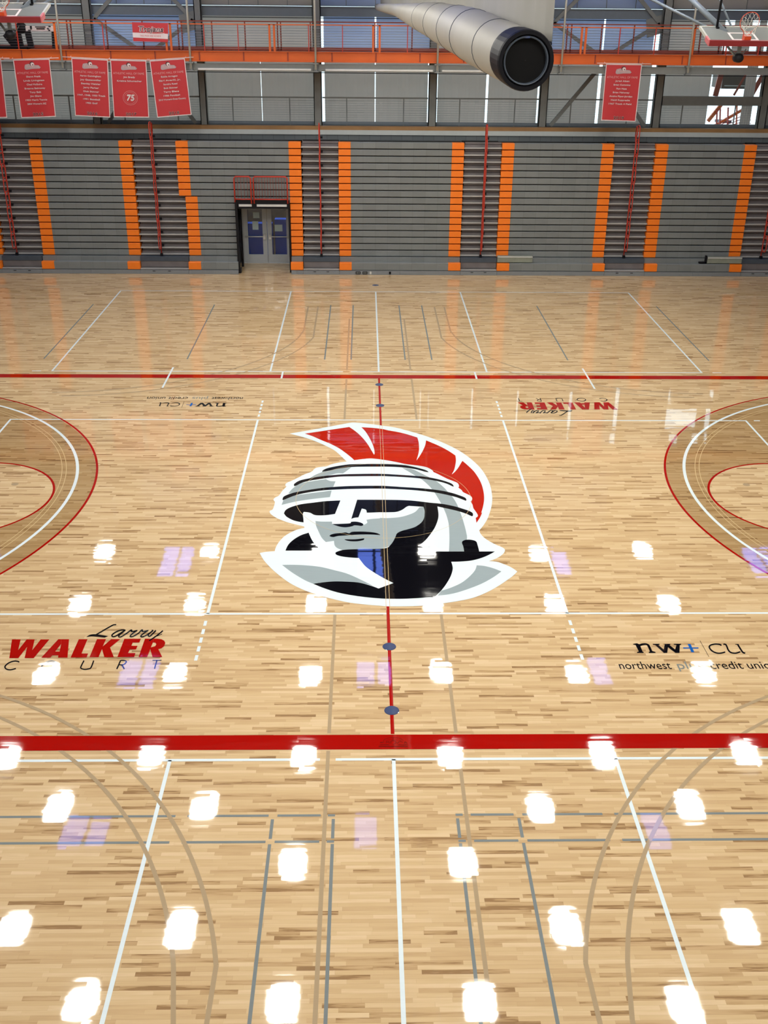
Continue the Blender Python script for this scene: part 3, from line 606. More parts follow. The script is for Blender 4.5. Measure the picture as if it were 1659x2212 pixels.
q = MB(); q.box(-7, -1.5, YB+.26, 27, 4.6, 4.68); struct(q.build('ceiling_hall', 'brown'))
t = thing('hall_lamp', 'round ceiling lamp in the hall behind the double door', 'lamp', (-3.9, 23.6, 4.5))
q = MB(); q.lathe((-3.9, 23.6, 4.5), [(0, 0), (.45, 0), (.5, .03), (.5, .1)], 20); q.build('lamp_bowl', 'diffuser', t)
q = MB(); q.box(-5.1, -4.1, 23.2, 23.6, 0, 1.25); tag(q.build('folded_mat', 'blue_mat'), 'blue padded mat standing behind the left door leaf', 'mat')
q = MB(); q.box(-4.0, -3.0, 23.3, 23.7, 0, 1.4); tag(q.build('folded_mat', 'blue_mat'), 'blue padded mat standing behind the right door leaf', 'mat')

# ------------------------------------------------------------------ retracted bleachers
PZ, ZB, NR = .2412, .62, 17
YR = 20.22
def row_z(k): return ZB+PZ*k
SECT = [(-17.9, -13.95, 'far left, partly out of view', 0), (-12.45, -8.80, 'second from the left', 0), (-7.20, -2.70, 'above and left of the grey double door', 1), (-1.34, 3.21, 'right of the centre aisle', 0),
        (4.59, 8.66, 'second from the right', 0), (10.19, 13.86, 'at the right before the last aisle', 0), (15.3, 19.0, 'far right, out past the last aisle', 0)]
for x0, x1, wh, dr in SECT:
    t = thing('bleacher_section', 'grey bleacher seat rows with orange end seats, '+wh, 'bleachers', ((x0+x1)/2, 20.9, 0), 'retracted bleacher sections')
    # backing carriage, coloured near black to stand for shade between the rows
    q = MB()
    if dr: q.box(-7.0, -5.2, YR+.10, 21.6, .12, 4.6); q.box(-5.2, x1-.02, YR+.10, 21.6, 2.66, 4.6); q.box(-3.14, x1-.02, YR+.10, 21.6, .12, 4.6)
    else: q.box(x0+.02, x1-.02, YR+.10, 21.6, .12, 4.6)
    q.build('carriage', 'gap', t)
    for k in range(NR):
        z0 = row_z(k); z1 = z0+PZ-.034
        if dr:
            L = -7.20 if k >= 9 else -6.98
            parts = [(L, L+.44, x1-.44)]
            if k < 8: segs = [(L+.44, -5.13)]; ends = [(L, L+.44), (x1-.44, x1)]
            else: segs = [(L+.44, x1-.44)]; ends = [(L, L+.44), (x1-.44, x1)]
        else: segs = [(x0+.44, x1-.44)]; ends = [(x0, x0+.44), (x1-.44, x1)]
        q = MB()
        for a, b in segs: q.box(a, b, YR, YR+.3, z0, z1, .012)
        o = q.build('seat_row', 'seat', t)
        for a, b in ends:
            r_ = MB(); r_.box(a, b, YR-.012, YR+.3, z0, z1, .012)
            r_.build('end_seat', 'orange', o, label='orange end seat')
    # bottom row and skirt
    X0 = -6.98 if dr else x0
    rng = [(X0, -5.13), (-3.15, x1)] if dr else [(x0, x1)]
    q = MB(); e2 = [(X0, X0+.46), (x1-.46, x1)]
    for a, b in rng:
        a2 = a+.46 if abs(a-X0) < 1e-6 else a; b2 = b-.46 if abs(b-x1) < 1e-6 else b
        if b2 > a2+.05: q.box(a2, b2, 19.87, 20.2, .165, .445, .012)
    if q.v: q.build('bottom_seat_row', 'seat', t)
    for a, b in e2:
        r_ = MB(); r_.box(a, b, 19.855, 20.05, .165, .44, .012); r_.build('end_seat', 'orange', t, label='orange end seat')
    q = MB()
    for a, b in rng:
        q.box(a+.003, (a+b)/2-.003, 19.84, 19.9, .004, .148); q.box((a+b)/2+.003, b-.003, 19.84, 19.9, .004, .148)
    q.build('skirt_board', 'skirt', t)
    q = MB()
    for a, b in rng: q.box(a+.01, b-.01, 19.9, 20.6, .05, .155); q.box(a+.01, b-.01, 20.06, 20.5, .40, .60)
    q.build('front_deck', 'seat', t)
AIS = [(-13.95, -12.45, 'left of the picture'), (-8.80, -7.20, 'left of the door'), (-2.70, -1.34, 'just right of the door'), (3.21, 4.59, 'right of the centre sections'), (8.66, 10.19, 'below the right hand red banner'), (13.86, 15.3, 'at the right edge')]
for ai, (x0, x1, wh) in enumerate(AIS):
    t = thing('aisle_steps', 'narrow stack of retracted aisle steps with pale nosings, '+wh, 'steps', ((x0+x1)/2, 20.9, 0), 'retracted bleacher aisles')
    q = MB(); q.box(x0+.01, x1-.01, YR+.32, 21.6, .3, 4.62); q.build('carriage', 'gap', t)  # near black backing, shade behind the steps put into its colour
    for k in range(NR):
        z0 = row_z(k); b = x1 if not (ai == 1 and k < 9) else -6.98
        q = MB(); q.box(x0+.03, b-.01, YR+.16, YR+.34, z0+.055, z0+PZ-.10); q.box(x0+.05, b-.01, YR+.19, YR+.34, z0+PZ-.085, z0+PZ-.025)
        o = q.build('riser', 'riser', t)
        r_ = MB(); r_.box(x0+.005, b-.005, YR+.03, YR+.32, z0+.012, z0+.058); r_.build('nosing', 'nose', o, label='pale metal nosing')
    b = x1 if ai != 1 else -6.98
    q = MB(); q.box(x0+.02, b-.02, 20.02, 20.1, .21, .44); q.box(x0+.02, b-.02, 20.0, 20.1, .24, .25); q.build('bottom_riser', 'riser', t)
    q = MB(); q.box(x0+.01, b-.01, 19.88, 20.04, .165, .20); q.build('bottom_nosing', 'nose', t)
    q = MB(); q.box(x0+.005, b-.005, 19.84, 19.88, .004, .148); q.build('skirt_board', 'skirt', t)
    q = MB(); 
    for k in (.32, .68): q.box(x0+(x1-x0)*k-.05, x0+(x1-x0)*k+.05, 19.832, 19.845, .10, .12)
    q.build('hand_slot', 'gap', t)
    q = MB(); q.box(x0+.01, b-.01, 20.0, 20.45, .45, .60); q.build('front_deck', 'deck', t)
# aisle hand rails (folded loops of red tube, one above the other)
for X, wh in ((-13.42, 'leftmost of the six'), (-8.02, 'second from the left'), (-2.02, 'just right of the double door'), (3.98, 'right of the centre sections'), (9.42, 'below the right hand banner'), (14.65, 'at the right edge')):
    t = thing('aisle_handrail', 'red folded bleacher handrail loops in an aisle, '+wh, 'handrail', (X, 20.1, .55), 'aisle handrails')
    q = MB(); q.tube([(X, YR-.02, .66), (X, YR-.02, 4.75), (X, YR+.15, 5.0)], .022, 8); q.build('rail', 'red_tube', t)
    for k in range(9):
        z0 = .95+k*.482; q = MB(); P = []
        for j in range(24):
            a = T2*j/24; ca, sa = c(a), s(a)
            yq = .19*math.copysign(abs(ca)**.5, ca); zq = .30*math.copysign(abs(sa)**.6, sa)
            P.append((X+.015*(k % 2), YR-.22+yq, z0+.25+zq))
        q.tube(P, .018, 6, closed=True); q.build('loop', 'red_tube', t)
        q = MB(); q.box(X+.03, X+.11, YR-.04, YR+.05, z0-.02+.03, z0+.09); q.build('bracket', 'black', t, label='black bracket')
    q = MB(); q.tube([(X, YR-.1, 5.0), (X, YR-.05, 5.28), (X, YR+.12, 5.3), (X, YR+.16, 5.0)], .018, 6); q.build('top_loop', 'red_tube', t)
    q = MB(); q.box(X-.045, X+.045, YR-.09, YR+.02, .585, .70); q.build('foot', 'black', t, label='black foot bracket')
# vestibule frame over the double door
t = thing('door_portal', 'black steel frame opening through the bleachers in front of the double door', 'door frame', (-4.15, 20.9, 0))
q = MB(); q.box(-5.16, -5.08, 20.0, 20.1, 0, 2.6); q.box(-5.14, -5.09, 20.15, 20.22, .1, 2.55); q.bar((-5.10, 20.1, 1.7), (-5.10, 21.2, .15), .05, .04); q.bar((-5.10, 20.1, .3), (-5.10, 21.2, 2.2), .04, .04)
q.box(-5.14, -5.06, 21.1, 21.2, 0, 2.5); q.box(-3.22, -3.16, 20.15, 20.25, 0, 2.6); q.box(-3.22, -3.17, 21.1, 21.2, 0, 2.5); q.box(-5.3, -5.05, 20.02, 20.3, 0, .16); q.build('side_frame', 'black_metal', t)
q = MB(); q.box(-5.16, -3.16, 20.1, 20.2, 2.36, 2.66); q.box(-5.12, -3.18, 20.2, 21.6, 2.54, 2.64); q.build('header', 'black_metal', t)
q = MB(); q.box(-5.02, -4.55, 20.075, 20.11, 2.44, 2.52); q.box(-4.36, -3.26, 20.075, 20.11, 2.44, 2.52); q.build('header_strip', 'white_metal', t, label='pale metal strip')
for x0, x1, nb, lb in ((-5.15, -4.55, 5, 'narrow red guard rail panel above the left side of the double door'), (-4.45, -3.22, 12, 'wide red guard rail panel above the double door')):
    t = thing('guard_rail', lb, 'railing', ((x0+x1)/2, 20.1, 2.55), 'red guard rails over the door')
    q = MB(); q.tube([(x0, 20.08, 2.55), (x0, 20.08, 3.44), (x0+.05, 20.08, 3.5), (x1-.05, 20.08, 3.5), (x1, 20.08, 3.44), (x1, 20.08, 2.55)], .026, 8); q.build('frame', 'red_tube', t)
    q = MB(); q.tube([(x0, 20.08, 2.70), (x1, 20.08, 2.70)], .022, 8); q.build('bottom_rail', 'red_tube', t)
    q = MB()
    for k in range(1, nb): xk = x0+(x1-x0)*k/nb; q.tube([(xk, 20.08, 2.70), (xk, 20.08, 3.48)], .008, 6)
    q.build('bars', 'dark_orange', t)
# small fold-out steps on the bottom deck, socket boxes
for x0, x1, lb in ((4.6, 5.92, 'pale green grey fold-down step on the bottom deck right of the centre sections'), (12.55, 13.85, 'pale green grey fold-down step on the bottom deck at the right')):
    t = thing('fold_down_step', lb, 'step', ((x0+x1)/2, 20.0, .46))
    q = MB(); q.box(x0, x1, 19.93, 20.12, .46, .70, .02); q.build('tread', 'step', t)
    q = MB(); q.box(x0, x1, 19.915, 19.93, .66, .69); q.build('edge_strip', 'white_metal', t)
    if x0 > 10: q = MB(); q.box(x0-.08, x0-.02, 19.95, 20.05, .46, .75); q.box(x0-.3, x0-.02, 19.95, 20.05, .46, .52); q.build('hinge_bracket', 'black', t)
for x, mt, lb in ((-.64, 'black', 'left black socket plate in the skirt of the bleachers'), (-.38, 'black', 'right black socket plate in the skirt of the bleachers'), (-.17, 'white_metal', 'white socket plate in the skirt of the bleachers'), (.56, 'gap', 'small dark vent in the skirt of the bleachers')):
    wd = .09 if mt == 'black' else .035
    q = MB(); q.box(x-wd, x+wd, 19.826, 19.84, .03, .125); o = q.build('socket_plate', mt); tag(o, lb, 'socket')
    if mt == 'black':
        r_ = MB(); r_.box(x-.06, x-.01, 19.822, 19.828, .055, .10); r_.box(x+.01, x+.06, 19.822, 19.828, .055, .10); r_.build('socket_cover', 'grey_steel', o)

# ------------------------------------------------------------------ orange walkway
YK0, YK1 = 20.1, 21.6
wk = thing('walkway', 'orange steel elevated walkway with cable railings crossing in front of the windows', 'walkway', (0, 20.8, 7.3))
q = MB(); q.box(-XW+.2, XW-.2, YK0, YK0+.05, 7.36, 7.66); q.box(-XW+.2, XW-.2, YK0-.06, YK0+.1, 7.655, 7.675); q.box(-XW+.2, XW-.2, YK0-.06, YK0+.1, 7.34, 7.36); q.build('front_beam', 'orange_steel', wk)
for k in range(-13, 14): MB().box(k*1.53-.02, k*1.53+.02, YK0-.02, YK0, 7.37, 7.65).build('beam_stiffener', 'dark_orange', wk)
q = MB(); q.box(-XW+.2, XW-.2, YK0+.1, YK1, 7.62, 7.66); q.box(-XW+.2, XW-.2, YK1, YK1+.05, 7.5, 7.76); q.build('deck', 'dark_orange', wk)
q = MB(); q.box(-XW+.2, XW-.2, YK0+.02, YK0+.2, 7.04, 7.27); q.build('lower_beam', 'grey_steel', wk)
q = MB(); q.box(-XW+.2, XW-.2, YK0+.0, YK0+.02, 6.99, 7.015); q.build('conduit', 'black_metal', wk)
q = MB(); q.box(-XW+.2, XW-.2, YK0, YK0+.04, 8.50, 8.535); q.build('front_top_rail', 'orange_steel', wk)
q = MB(); q.box(-XW+.2, XW-.2, YK1, YK1+.04, 8.57, 8.61); q.build('rear_top_rail', 'dark_orange', wk)
def wx(u, v, Y): return at(u, v, Y).x
for u in (40, 122, 225, 360, 370, 442, 515, 583, 593, 667, 740, 806, 820, 880, 1255, 1264, 1337, 1414, 1497, 1570, 1640):
    X = wx(u, 100, YK0); thick = u in (122, 360, 370, 583, 593, 806, 820, 1255, 1264, 1497)
    q = MB(); w_ = .035 if thick else .014; q.box(X-w_, X+w_, YK0+.0, YK0+.05, 7.66, 8.53); q.build('railing_post', 'orange_steel' if thick else 'red_tube', wk)
for u in (148, 156, 232, 310, 386, 394, 459, 530, 600, 607, 671, 810, 890, 1224, 1233, 1298, 1368, 1500, 1512, 1555, 1565, 1640, 1645):
    X = wx(u, 90, YK1); q = MB(); q.box(X-.02, X+.02, YK1, YK1+.05, 7.66, 8.58); q.build('railing_post', 'dark_orange', wk)
q = MB()
for k in range(9): z_ = 7.76+.083*k; q.tube([(-XW+.2, YK0+.02, z_), (XW-.2, YK0+.02, z_)], .005, 5)
for k in range(9): z_ = 7.78+.085*k; q.tube([(-XW+.2, YK1+.02, z_), (XW-.2, YK1+.02, z_)], .005, 5)
q.build('railing_cables', 'cable', wk)
for i, u in enumerate((135, 412, 682, 945, 1213, 1488)):
    X = wx(u, 140, YK0-.1)
    t = thing('hanger_rod', 'cream vertical hanger rod holding the orange walkway, '+('leftmost of six', 'second from the left', 'left of the rolled curtain', 'behind the rolled curtain', 'right of the curtain end', 'rightmost of six')[i], 'rod', (X, YK0-.1, 7.0), 'walkway hanger rods')
    q = MB(); q.tube([(X, YK0-.1, 7.1), (X, YK0-.1, 12.3)], .035, 10); q.build('rod', 'rod', t)
    q = MB(); q.box(X-.10, X+.10, YK0-.16, YK0+.06, 7.28, 7.32); q.box(X-.10, X+.10, YK0-.16, YK0+.06, 7.03, 7.06); q.box(X-.05, X+.05, YK0-.12, YK0, 7.06, 7.28); q.build('bracket', 'grey_steel', t)
for a, b, lb in ((425, 675, 'left'), (700, 938, 'behind the curtain'), (952, 1160, 'centre right')):
    xa, xb = wx(a, 146, YK0-.02), wx(b, 146, YK0-.02); q = MB(); q.box(xa, xb, YK0-.07, YK0+.0, 7.06, 7.13, .01)
    o = q.build('strip_luminaire', 'white_metal'); tag(o, 'long pale strip fixture under the orange walkway, '+lb, 'lamp', 'strip fixtures under the walkway')
    r_ = MB(); r_.box(xa, xa+.05, YK0-.075, YK0+.0, 7.055, 7.135); r_.box(xb-.05, xb, YK0-.075, YK0+.0, 7.055, 7.135); r_.build('end_cap', 'grey_steel', o)
# exercise machine on the walkway at the left
t = thing('exercise_machine', 'black and white exercise machine standing on the orange walkway at the left', 'exercise machine', (-12.6, 20.8, 7.66))
A = lambda u, v: at(u, v, 20.8)
MB().bar(A(58, 60), A(68, 104), .1, .2).build('upright', 'black_metal', t); MB().bar(A(114, 62), A(116, 104), .08, .08).build('upright', 'black_metal', t)
q = MB(); a = A(56, 56); b = A(118, 68); q.box(a.x, b.x, 20.72, 20.8, b.z, a.z); q.build('console', 'b_white', t)
q = MB()
for (u0, v0, u1, v1) in ((66, 56, 71, 63), (62, 64, 68, 67), (77, 57, 100, 59), (80, 61, 98, 63), (103, 60, 107, 63), (106, 56, 111, 58), (106, 64, 110, 67)):
    a = A(u0, v0); b = A(u1, v1); q.box(a.x, b.x, 20.70, 20.72, b.z, a.z)
q.build('console_marks', 'black_metal', t)
q = MB(); q.lathe(A(46, 60), [(0, -.09), (.17, -.09), (.19, 0), (.17, .09), (0, .09)], 20, 'Y'); q.build('flywheel', 'black', t)
q = MB(); q.bar(A(14, 72), A(40, 104), .3, .24); q.bar(A(-10, 104), A(62, 105), .5, .16); q.bar(A(36, 64), A(44, 100), .14, .22); q.build('frame', 'black', t)

# ------------------------------------------------------------------ banners
def banner(cor, lines, year, lab, seal=False, logo=True, seed=0, Y=19.93):
    P = [at(u, v, Y) for u, v in cor]      # tl, tr, br, bl
    W = 1.0; H = 1.0
    def fn(x, y, off=0.):
        top = P[0].lerp(P[1], x); bot = P[3].lerp(P[2], x); q_ = bot.lerp(top, y)
        return Vector((q_.x, q_.y+.02*s(x*5+seed)*(1-y)-off, q_.z))
    cen = (P[0]+P[1]+P[2]+P[3])/4
    t = thing('hanging_banner', lab, 'banner', cen, 'hall of fame banners')
    q = MB(); n_ = 10
    for i in range(n_):
        for j in range(n_):
            q.quad(fn(i/n_, j/n_), fn((i+1)/n_, j/n_), fn((i+1)/n_, (j+1)/n_), fn(i/n_, (j+1)/n_))
            q.quad(fn(i/n_, j/n_, -.006), fn(i/n_, (j+1)/n_, -.006), fn((i+1)/n_, (j+1)/n_, -.006), fn((i+1)/n_, j/n_, -.006))
    q.build('cloth', 'banner', t)
    q = MB(); e = .022; ey = .015
    for a0, b0, a1, b1 in ((0, 0, 1, ey), (0, 1-ey, 1, 1), (0, 0, e, 1), (1-e, 0, 1, 1)):
        for k in range(10):
            if a1-a0 > .5: u0, u1, v0, v1 = a0+(a1-a0)*k/10, a0+(a1-a0)*(k+1)/10, b0, b1
            else: u0, u1, v0, v1 = a0, a1, b0+(b1-b0)*k/10, b0+(b1-b0)*(k+1)/10
            q.quad(fn(u0, v0, .006), fn(u1, v0, .006), fn(u1, v1, .006), fn(u0, v1, .006))
    q.build('border', 'b_white', t)
    f2 = lambda x, y: fn(x, y, .008)
    if logo:
        q = MB()
        # pale script plate behind the helmet
        pl = [(.29, .87), (.31, .91), (.40, .925), (.50, .91), (.60, .90), (.68, .895), (.73, .86), (.70, .84), (.50, .838), (.40, .83), (.33, .825), (.29, .84)]
        tr = tessellate_polygon([[Vector((a, b, 0)) for a, b in pl]]); i0 = len(q.v); q.v += [tuple(fn(a, b, .007)) for a, b in pl]
        q.f += [tuple(i0+k for k in f) for f in tr]; q.smooth += [False]*len(tr); q.build('logo_plate', 'b_grey', t)
        q = MB(); text_on(q, 'Trojans', lambda x, y: fn(x, y, .010), .36, .045, .50, .855, shear=.25); q.build('logo_script', 'b_pink', t)
        for col, r_, off, cx_, cy_, nm in (('b_dark', .062, .011, .50, .925, 'helmet_crest'), ('b_white', .050, .013, .515, .915, 'helmet'), ('b_dark', .018, .015, .525, .905, 'helmet_opening')):
            q = MB(); i0 = len(q.v); n3 = 16
            q.v += [tuple(fn(cx_+r_*c(T2*k/n3), cy_+r_*.62*s(T2*k/n3), off)) for k in range(n3)]; q.f.append(tuple(i0+k for k in range(n3))); q.smooth.append(False); q.build(nm, col, t)
    q = MB(); text_on(q, 'ATHLETIC HALL OF FAME', f2, .86, .036, .49, .755); 
    q.build('heading', 'b_pink', t)
    y = .695; stp = .067
    for i, ln_ in enumerate(lines): q = MB(); text_on(q, ln_, f2, min(.78, .036*len(ln_)), .026, .5, y-stp*i, bold=.0022); q.build('name_line', 'b_white', t)
    if seal:
        q = MB(); text_on(q, '75', f2, .20, .10, .50, .30, bold=.008, shear=.2); q.build('seal_number', 'b_white', t)
        q = MB()
        for R1, R2 in ((.205, .198), (.165, .160)):
            for k in range(40):
                a, b = T2*k/40, T2*(k+1)/40
                q.quad(*[fn(.5+R*c(g), .345+R*.62*s(g), .008) for R, g in ((R1, a), (R1, b), (R2, b), (R2, a))])
        q.build('seal_ring', 'b_pink', t)
    q = MB(); text_on(q, year, lambda x, y: fn(x, y, .008), .30, .048, .5, .035, bold=.006); q.build('year_shadow', 'b_pink', t)
    q = MB(); text_on(q, year, lambda x, y: fn(x, y, .010), .30, .048, .5, .035, bold=.002); q.build('year', 'b_dark', t)
    q = MB(); a = fn(-.25, 1.01); b = fn(1.25, 1.01); q.tube([a, b], .012, 8)
    for g in (.15, .85): q.tube([a.lerp(b, g), a.lerp(b, g)+Vector((0, .13, .04))], .006, 6)
    q.build('hanging_rod', 'b_white', t)
N16 = ['Aaron Cunningham', 'Joy Gassenmiller', 'Stanley Heisler', 'Jerry Parker', 'Dick Skinner', '1947, 1948, 1950 Track', '1991 Baseball', '1983 Golf']
banner([(-72, 127), (2, 127), (16, 254), (-56, 256)], [], '2014', 'red banner cut off by the left edge, leftmost of the hall of fame banners', seed=0)
banner([(28, 129), (107, 127), (121, 252), (46, 255)], ['Shawn Frank', 'Linda Livingston', 'Chad McGuire', 'Breanna Belmonty', 'Tony Belt', 'Jim Glenn', '1953 Men\'s Tennis', '2004 Women\'s XC'], '2015', 'red hall of fame banner with eight white lines dated 2015, left of the hanger rod', seed=1)
banner([(154, 125), (233, 129), (238, 254), (162, 250)], N16, '2016', 'red hall of fame banner with eight white lines dated 2016, right of the leftmost rod', seed=2)
banner([(238, 129), (316, 131), (322, 254), (246, 253)], ['Jim Brady', 'Kristine Schumacher'], '2017', 'red hall of fame banner with a round 75 seal dated 2017', seal=True, seed=3)
banner([(323, 131), (399, 126), (414, 248), (340, 254)], ['Eddie Arragon', 'Earl Averill, Jr.', 'Sandra Reed', 'Bob Skinner', 'Terry Ellens', '1986 Football', '2010 Women\'s Cross Country'], '2018', 'creased tilted red hall of fame banner dated 2018', seed=5)
banner([(1309, 138), (1387, 139), (1373, 263), (1298, 260)], ['Jared Alsen', 'Brian Cummins', 'Pam Haze', 'Brian Mahoney', 'Andre Piper-Jordan', 'Heidi Rupprecht', '1967 Track 4 Field'], '2019', 'red hall of fame banner hanging alone at the right below the walkway', seed=4)
# sign on the walkway railing
P = [at(u, v, 20.04) for u, v in ((285, 48), (363, 50), (363, 91), (288, 89))]
def fs(x, y, off=0.):
    a = P[0].lerp(P[1], x); b = P[3].lerp(P[2], x); q_ = b.lerp(a, y); return Vector((q_.x, q_.y-off, q_.z))
t = thing('railing_banner', 'small red and white banner with script lettering tied to the walkway railing', 'banner', (P[0]+P[2])/2)
q = MB(); q.quad(fs(0, 0), fs(1, 0), fs(1, 1), fs(0, 1)); q.quad(fs(0, 0, -.006), fs(0, 1, -.006), fs(1, 1, -.006), fs(1, 0, -.006)); q.build('cloth', 'banner', t)
q = MB(); q.quad(fs(0, .20, .005), fs(1, .16, .005), fs(1, .44, .005), fs(0, .46, .005)); q.build('white_stripe', 'b_white', t)
q = MB(); text_on(q, 'Trojans', lambda x, y: fs(x, y, .008), .70, .30, .5, .52, bold=.018, shear=.12); q.build('script_outline', 'b_white', t)
q = MB(); text_on(q, 'Trojans', lambda x, y: fs(x, y, .011), .70, .30, .5, .52, shear=.12); q.build('script', 'b_dark', t)
q = MB()
for k in range(16):
    a0, a1 = k/16, (k+1)/16; f_ = lambda g: (.35+.55*g, .47-.04*s(g*3.1))
    (xa, ya), (xb, yb) = f_(a0), f_(a1); q.quad(fs(xa, ya-.02, .011), fs(xb, yb-.02, .011), fs(xb, yb+.02, .011), fs(xa, ya+.02, .011))
q.build('swash', 'b_pink', t)
q = MB(); text_on(q, 'TAKE PRIDE AND ACHIEVE', lambda x, y: fs(x, y, .008), .60, .09, .5, .26); q.build('motto', 'banner', t)

# ------------------------------------------------------------------ raised basketball hoops
def hoop(X, lab, sgn, z0):
    t = thing('basketball_hoop', lab, 'basketball hoop', (X, 8.6, 8.5), 'folded up basketball hoops')
    O = Vector((X, 8.15, z0)); U = Vector((0, .955, .296)).normalized(); N = Vector((0, -U.z, U.y)); Xv = Vector((1, 0, 0))
    pt = lambda x, u_, n_: O+Xv*x+U*u_+N*n_
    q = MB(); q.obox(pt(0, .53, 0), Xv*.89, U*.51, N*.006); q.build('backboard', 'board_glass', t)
    q = MB()
    for x in (-.895, .895): q.obox(pt(x, .55, -.01), Xv*.022, U*.53, N*.035)
    q.obox(pt(0, 1.06, -.01), Xv*.915, U*.022, N*.035); q.obox(pt(0, .03, -.01), Xv*.915, U*.03, N*.035); q.build('backboard_frame', 'rod', t)
    q = MB(); w_ = .025
    for x in (-.30, .30): q.obox(pt(x, .38, .012), Xv*w_, U*.23, N*.003)
    q.obox(pt(0, .61, .012), Xv*.325, U*w_, N*.003); q.obox(pt(0, .15, .012), Xv*.325, U*w_, N*.003); q.build('target_square', 'b_white', t)
    q = MB(); q.obox(pt(0, -.03, -.01), Xv*.93, U*.03, N*.065); q.build('bottom_padding', 'pad', t)
    q = MB()
    for x in (-.93, .93): q.obox(pt(x, .12, -.01), Xv*.025, U*.17, N*.06)
    q.build('corner_padding', 'pale_pad', t)
    q = MB(); q.obox(pt(0, .10, .07), Xv*.08, U*.09, N*.06); q.build('rim_bracket', 'rim', t)
    q = MB(); R = .228; q.tube([pt(R*c(T2*k/32), .15, .42+R*s(T2*k/32)) for k in range(32)], .010, 8, closed=True)
    q.tube([pt(-.07, .14, .12), pt(-.11, .15, .23)], .01, 6); q.tube([pt(.07, .14, .12), pt(.11, .15, .23)], .01, 6); rim = q.build('rim', 'rim', t)
    q = MB(); nn_ = 12      # net: hangs under gravity from the upright rim
    for k in range(nn_):
        for dlt in (1, -1):
            pth = []
            for j in range(7):
                f = j/6; a = T2*(k+dlt*.5*j*.55)/nn_; rr = R*(1-.42*f)
                pth.append(pt(rr*c(a), .15-.16*f, .42+rr*s(a)*(1-.25*f)-.17*f*f))
            q.tube(pth, .0045, 4)
    q.tube([pt(.13*c(T2*k/20), -.01, .26+.10*s(T2*k/20)) for k in range(20)], .006, 4, closed=True)
    q.build('net', 'net', t)
    # mast, struts and motor
    q = MB(); q.tube([pt(-sgn*.30, .75, -.05), pt(-sgn*1.35, 3.2, .55)], .07, 12); q.tube([pt(-sgn*.40, .75, -.08), pt(-sgn*2.3, 3.2, .25)], .035, 10); q.tube([pt(-.05*sgn, .9, -.1), pt(-sgn*.55, 3.2, 1.0)], .025, 8); q.build('mast', 'blue_steel', t)
    q = MB(); q.tube([pt(-sgn*.50, .98, .02), (X-sgn*.42, 9.0, 11.3)], .03, 10); q.obox(pt(-sgn*.40, .98, 0), Xv*.12, U*.05, N*.04); q.build('actuator', 'black_metal', t)
    mo = O+Vector((-sgn*.05, .35, -.36)); q = MB(); q.lathe(mo, [(0, -.16), (.08, -.15), (.105, -.11), (.11, 0), (.105, .12), (0, .13)], 24, 'Y'); q.build('motor', 'black_metal', t)
    q = MB(); q.obox(mo+Vector((0, 0, .17)), Xv*.035, Vector((0, .05, 0)), Vector((0, 0, .12))); q.obox(mo+Vector((0, 0, .12)), Xv*.12, Vector((0, .04, 0)), Vector((0, 0, .014))); q.tube([mo+Vector((-.07, 0, .03)), mo+Vector((-.30, .15, .30))], .03, 8); q.tube([mo+Vector((.05, 0, -.04)), mo+Vector((.2, .1, .2))], .012, 8); q.build('motor_bracket', 'grey_steel', t)
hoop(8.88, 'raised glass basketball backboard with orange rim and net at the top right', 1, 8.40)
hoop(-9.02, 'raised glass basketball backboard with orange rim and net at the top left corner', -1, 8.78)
# ------------------------------------------------------------------ rolled divider curtain
t = thing('divider_curtain', 'beige gym divider curtain rolled on a long tube with a black end', 'curtain', (1.0, 0, 8.8))
ctr = [(1131, 129, 10.2, 62), (1095, 112, 10.9, 61.5), (1040, 86, 12.6, 58), (1008, 70, 13.9, 53), (972, 57, 16, 46), (935, 43, 18.6, 37), (905, 36, 22, 28), (883, 29, 26, 21), (858, 22, 31, 13), (832, 18, 36, 9.5), (816, 15.5, 40.5, 7)]
def cpt(u, v, D): return at(u, v, D+CY)
path = []; rad = []
for u, v, D, r_ in ctr:
    path.append(cpt(u, v, D)); zc = (path[-1]-Vector((CX, CY, CZ))).dot(FW); rad.append(r_*zc/F_PX*.94)
fp = []; fr_ = []
for i in range(len(path)-1):
    for k in range(6):
        f = k/6; fp.append(path[i].lerp(path[i+1], f)); rr = rad[i]*(1-f)+rad[i+1]*f
        fr_.append(rr*(1+.012*s(7*i+k*2.1)))
fp.append(path[-1]); fr_.append(rad[-1])
q = MB(); q.tube(fp, fr_, 32); tube = q.build('rolled_fabric', 'fabric', t)
for idx in (8, 15, 21, 27, 33):
    q = MB(); d = (fp[idx+1]-fp[idx-1]).normalized(); q.tube([fp[idx]-d*.012, fp[idx]+d*.012], fr_[idx]*1.015, 32); q.build('tie_band', 'deck', t, label='dark tie band')
d0 = (fp[1]-fp[0]).normalized(); e0 = fp[0]
ax = d0; sd = ax.orthogonal().normalized(); sd2 = ax.cross(sd); R0_ = fr_[0]
def ring(mb, prof, n=40):
    i0 = len(mb.v)
    for r_, h in prof:
        for j in range(n): a = T2*j/n; mb.v.append(tuple(e0+ax*h+(sd*c(a)+sd2*s(a))*r_))
    for k in range(len(prof)-1):
        for j in range(n): mb.f.append((i0+k*n+j, i0+k*n+(j+1) % n, i0+(k+1)*n+(j+1) % n, i0+(k+1)*n+j)); mb.smooth.append(False)
q = MB(); ring(q, [(R0_*1.03, .30), (R0_*1.05, .22), (R0_*1.06, -.08), (R0_*1.03, -.11), (R0_*.90, -.11), (R0_*.84, -.07)]); q.build('end_collar', 'black', t, label='black end collar')
q = MB(); ring(q, [(R0_*.84, -.10), (R0_*.82, -.108), (R0_*.785, -.105), (R0_*.77, -.06)]); q.build('end_ring', 'deck', t, label='grey metal ring')
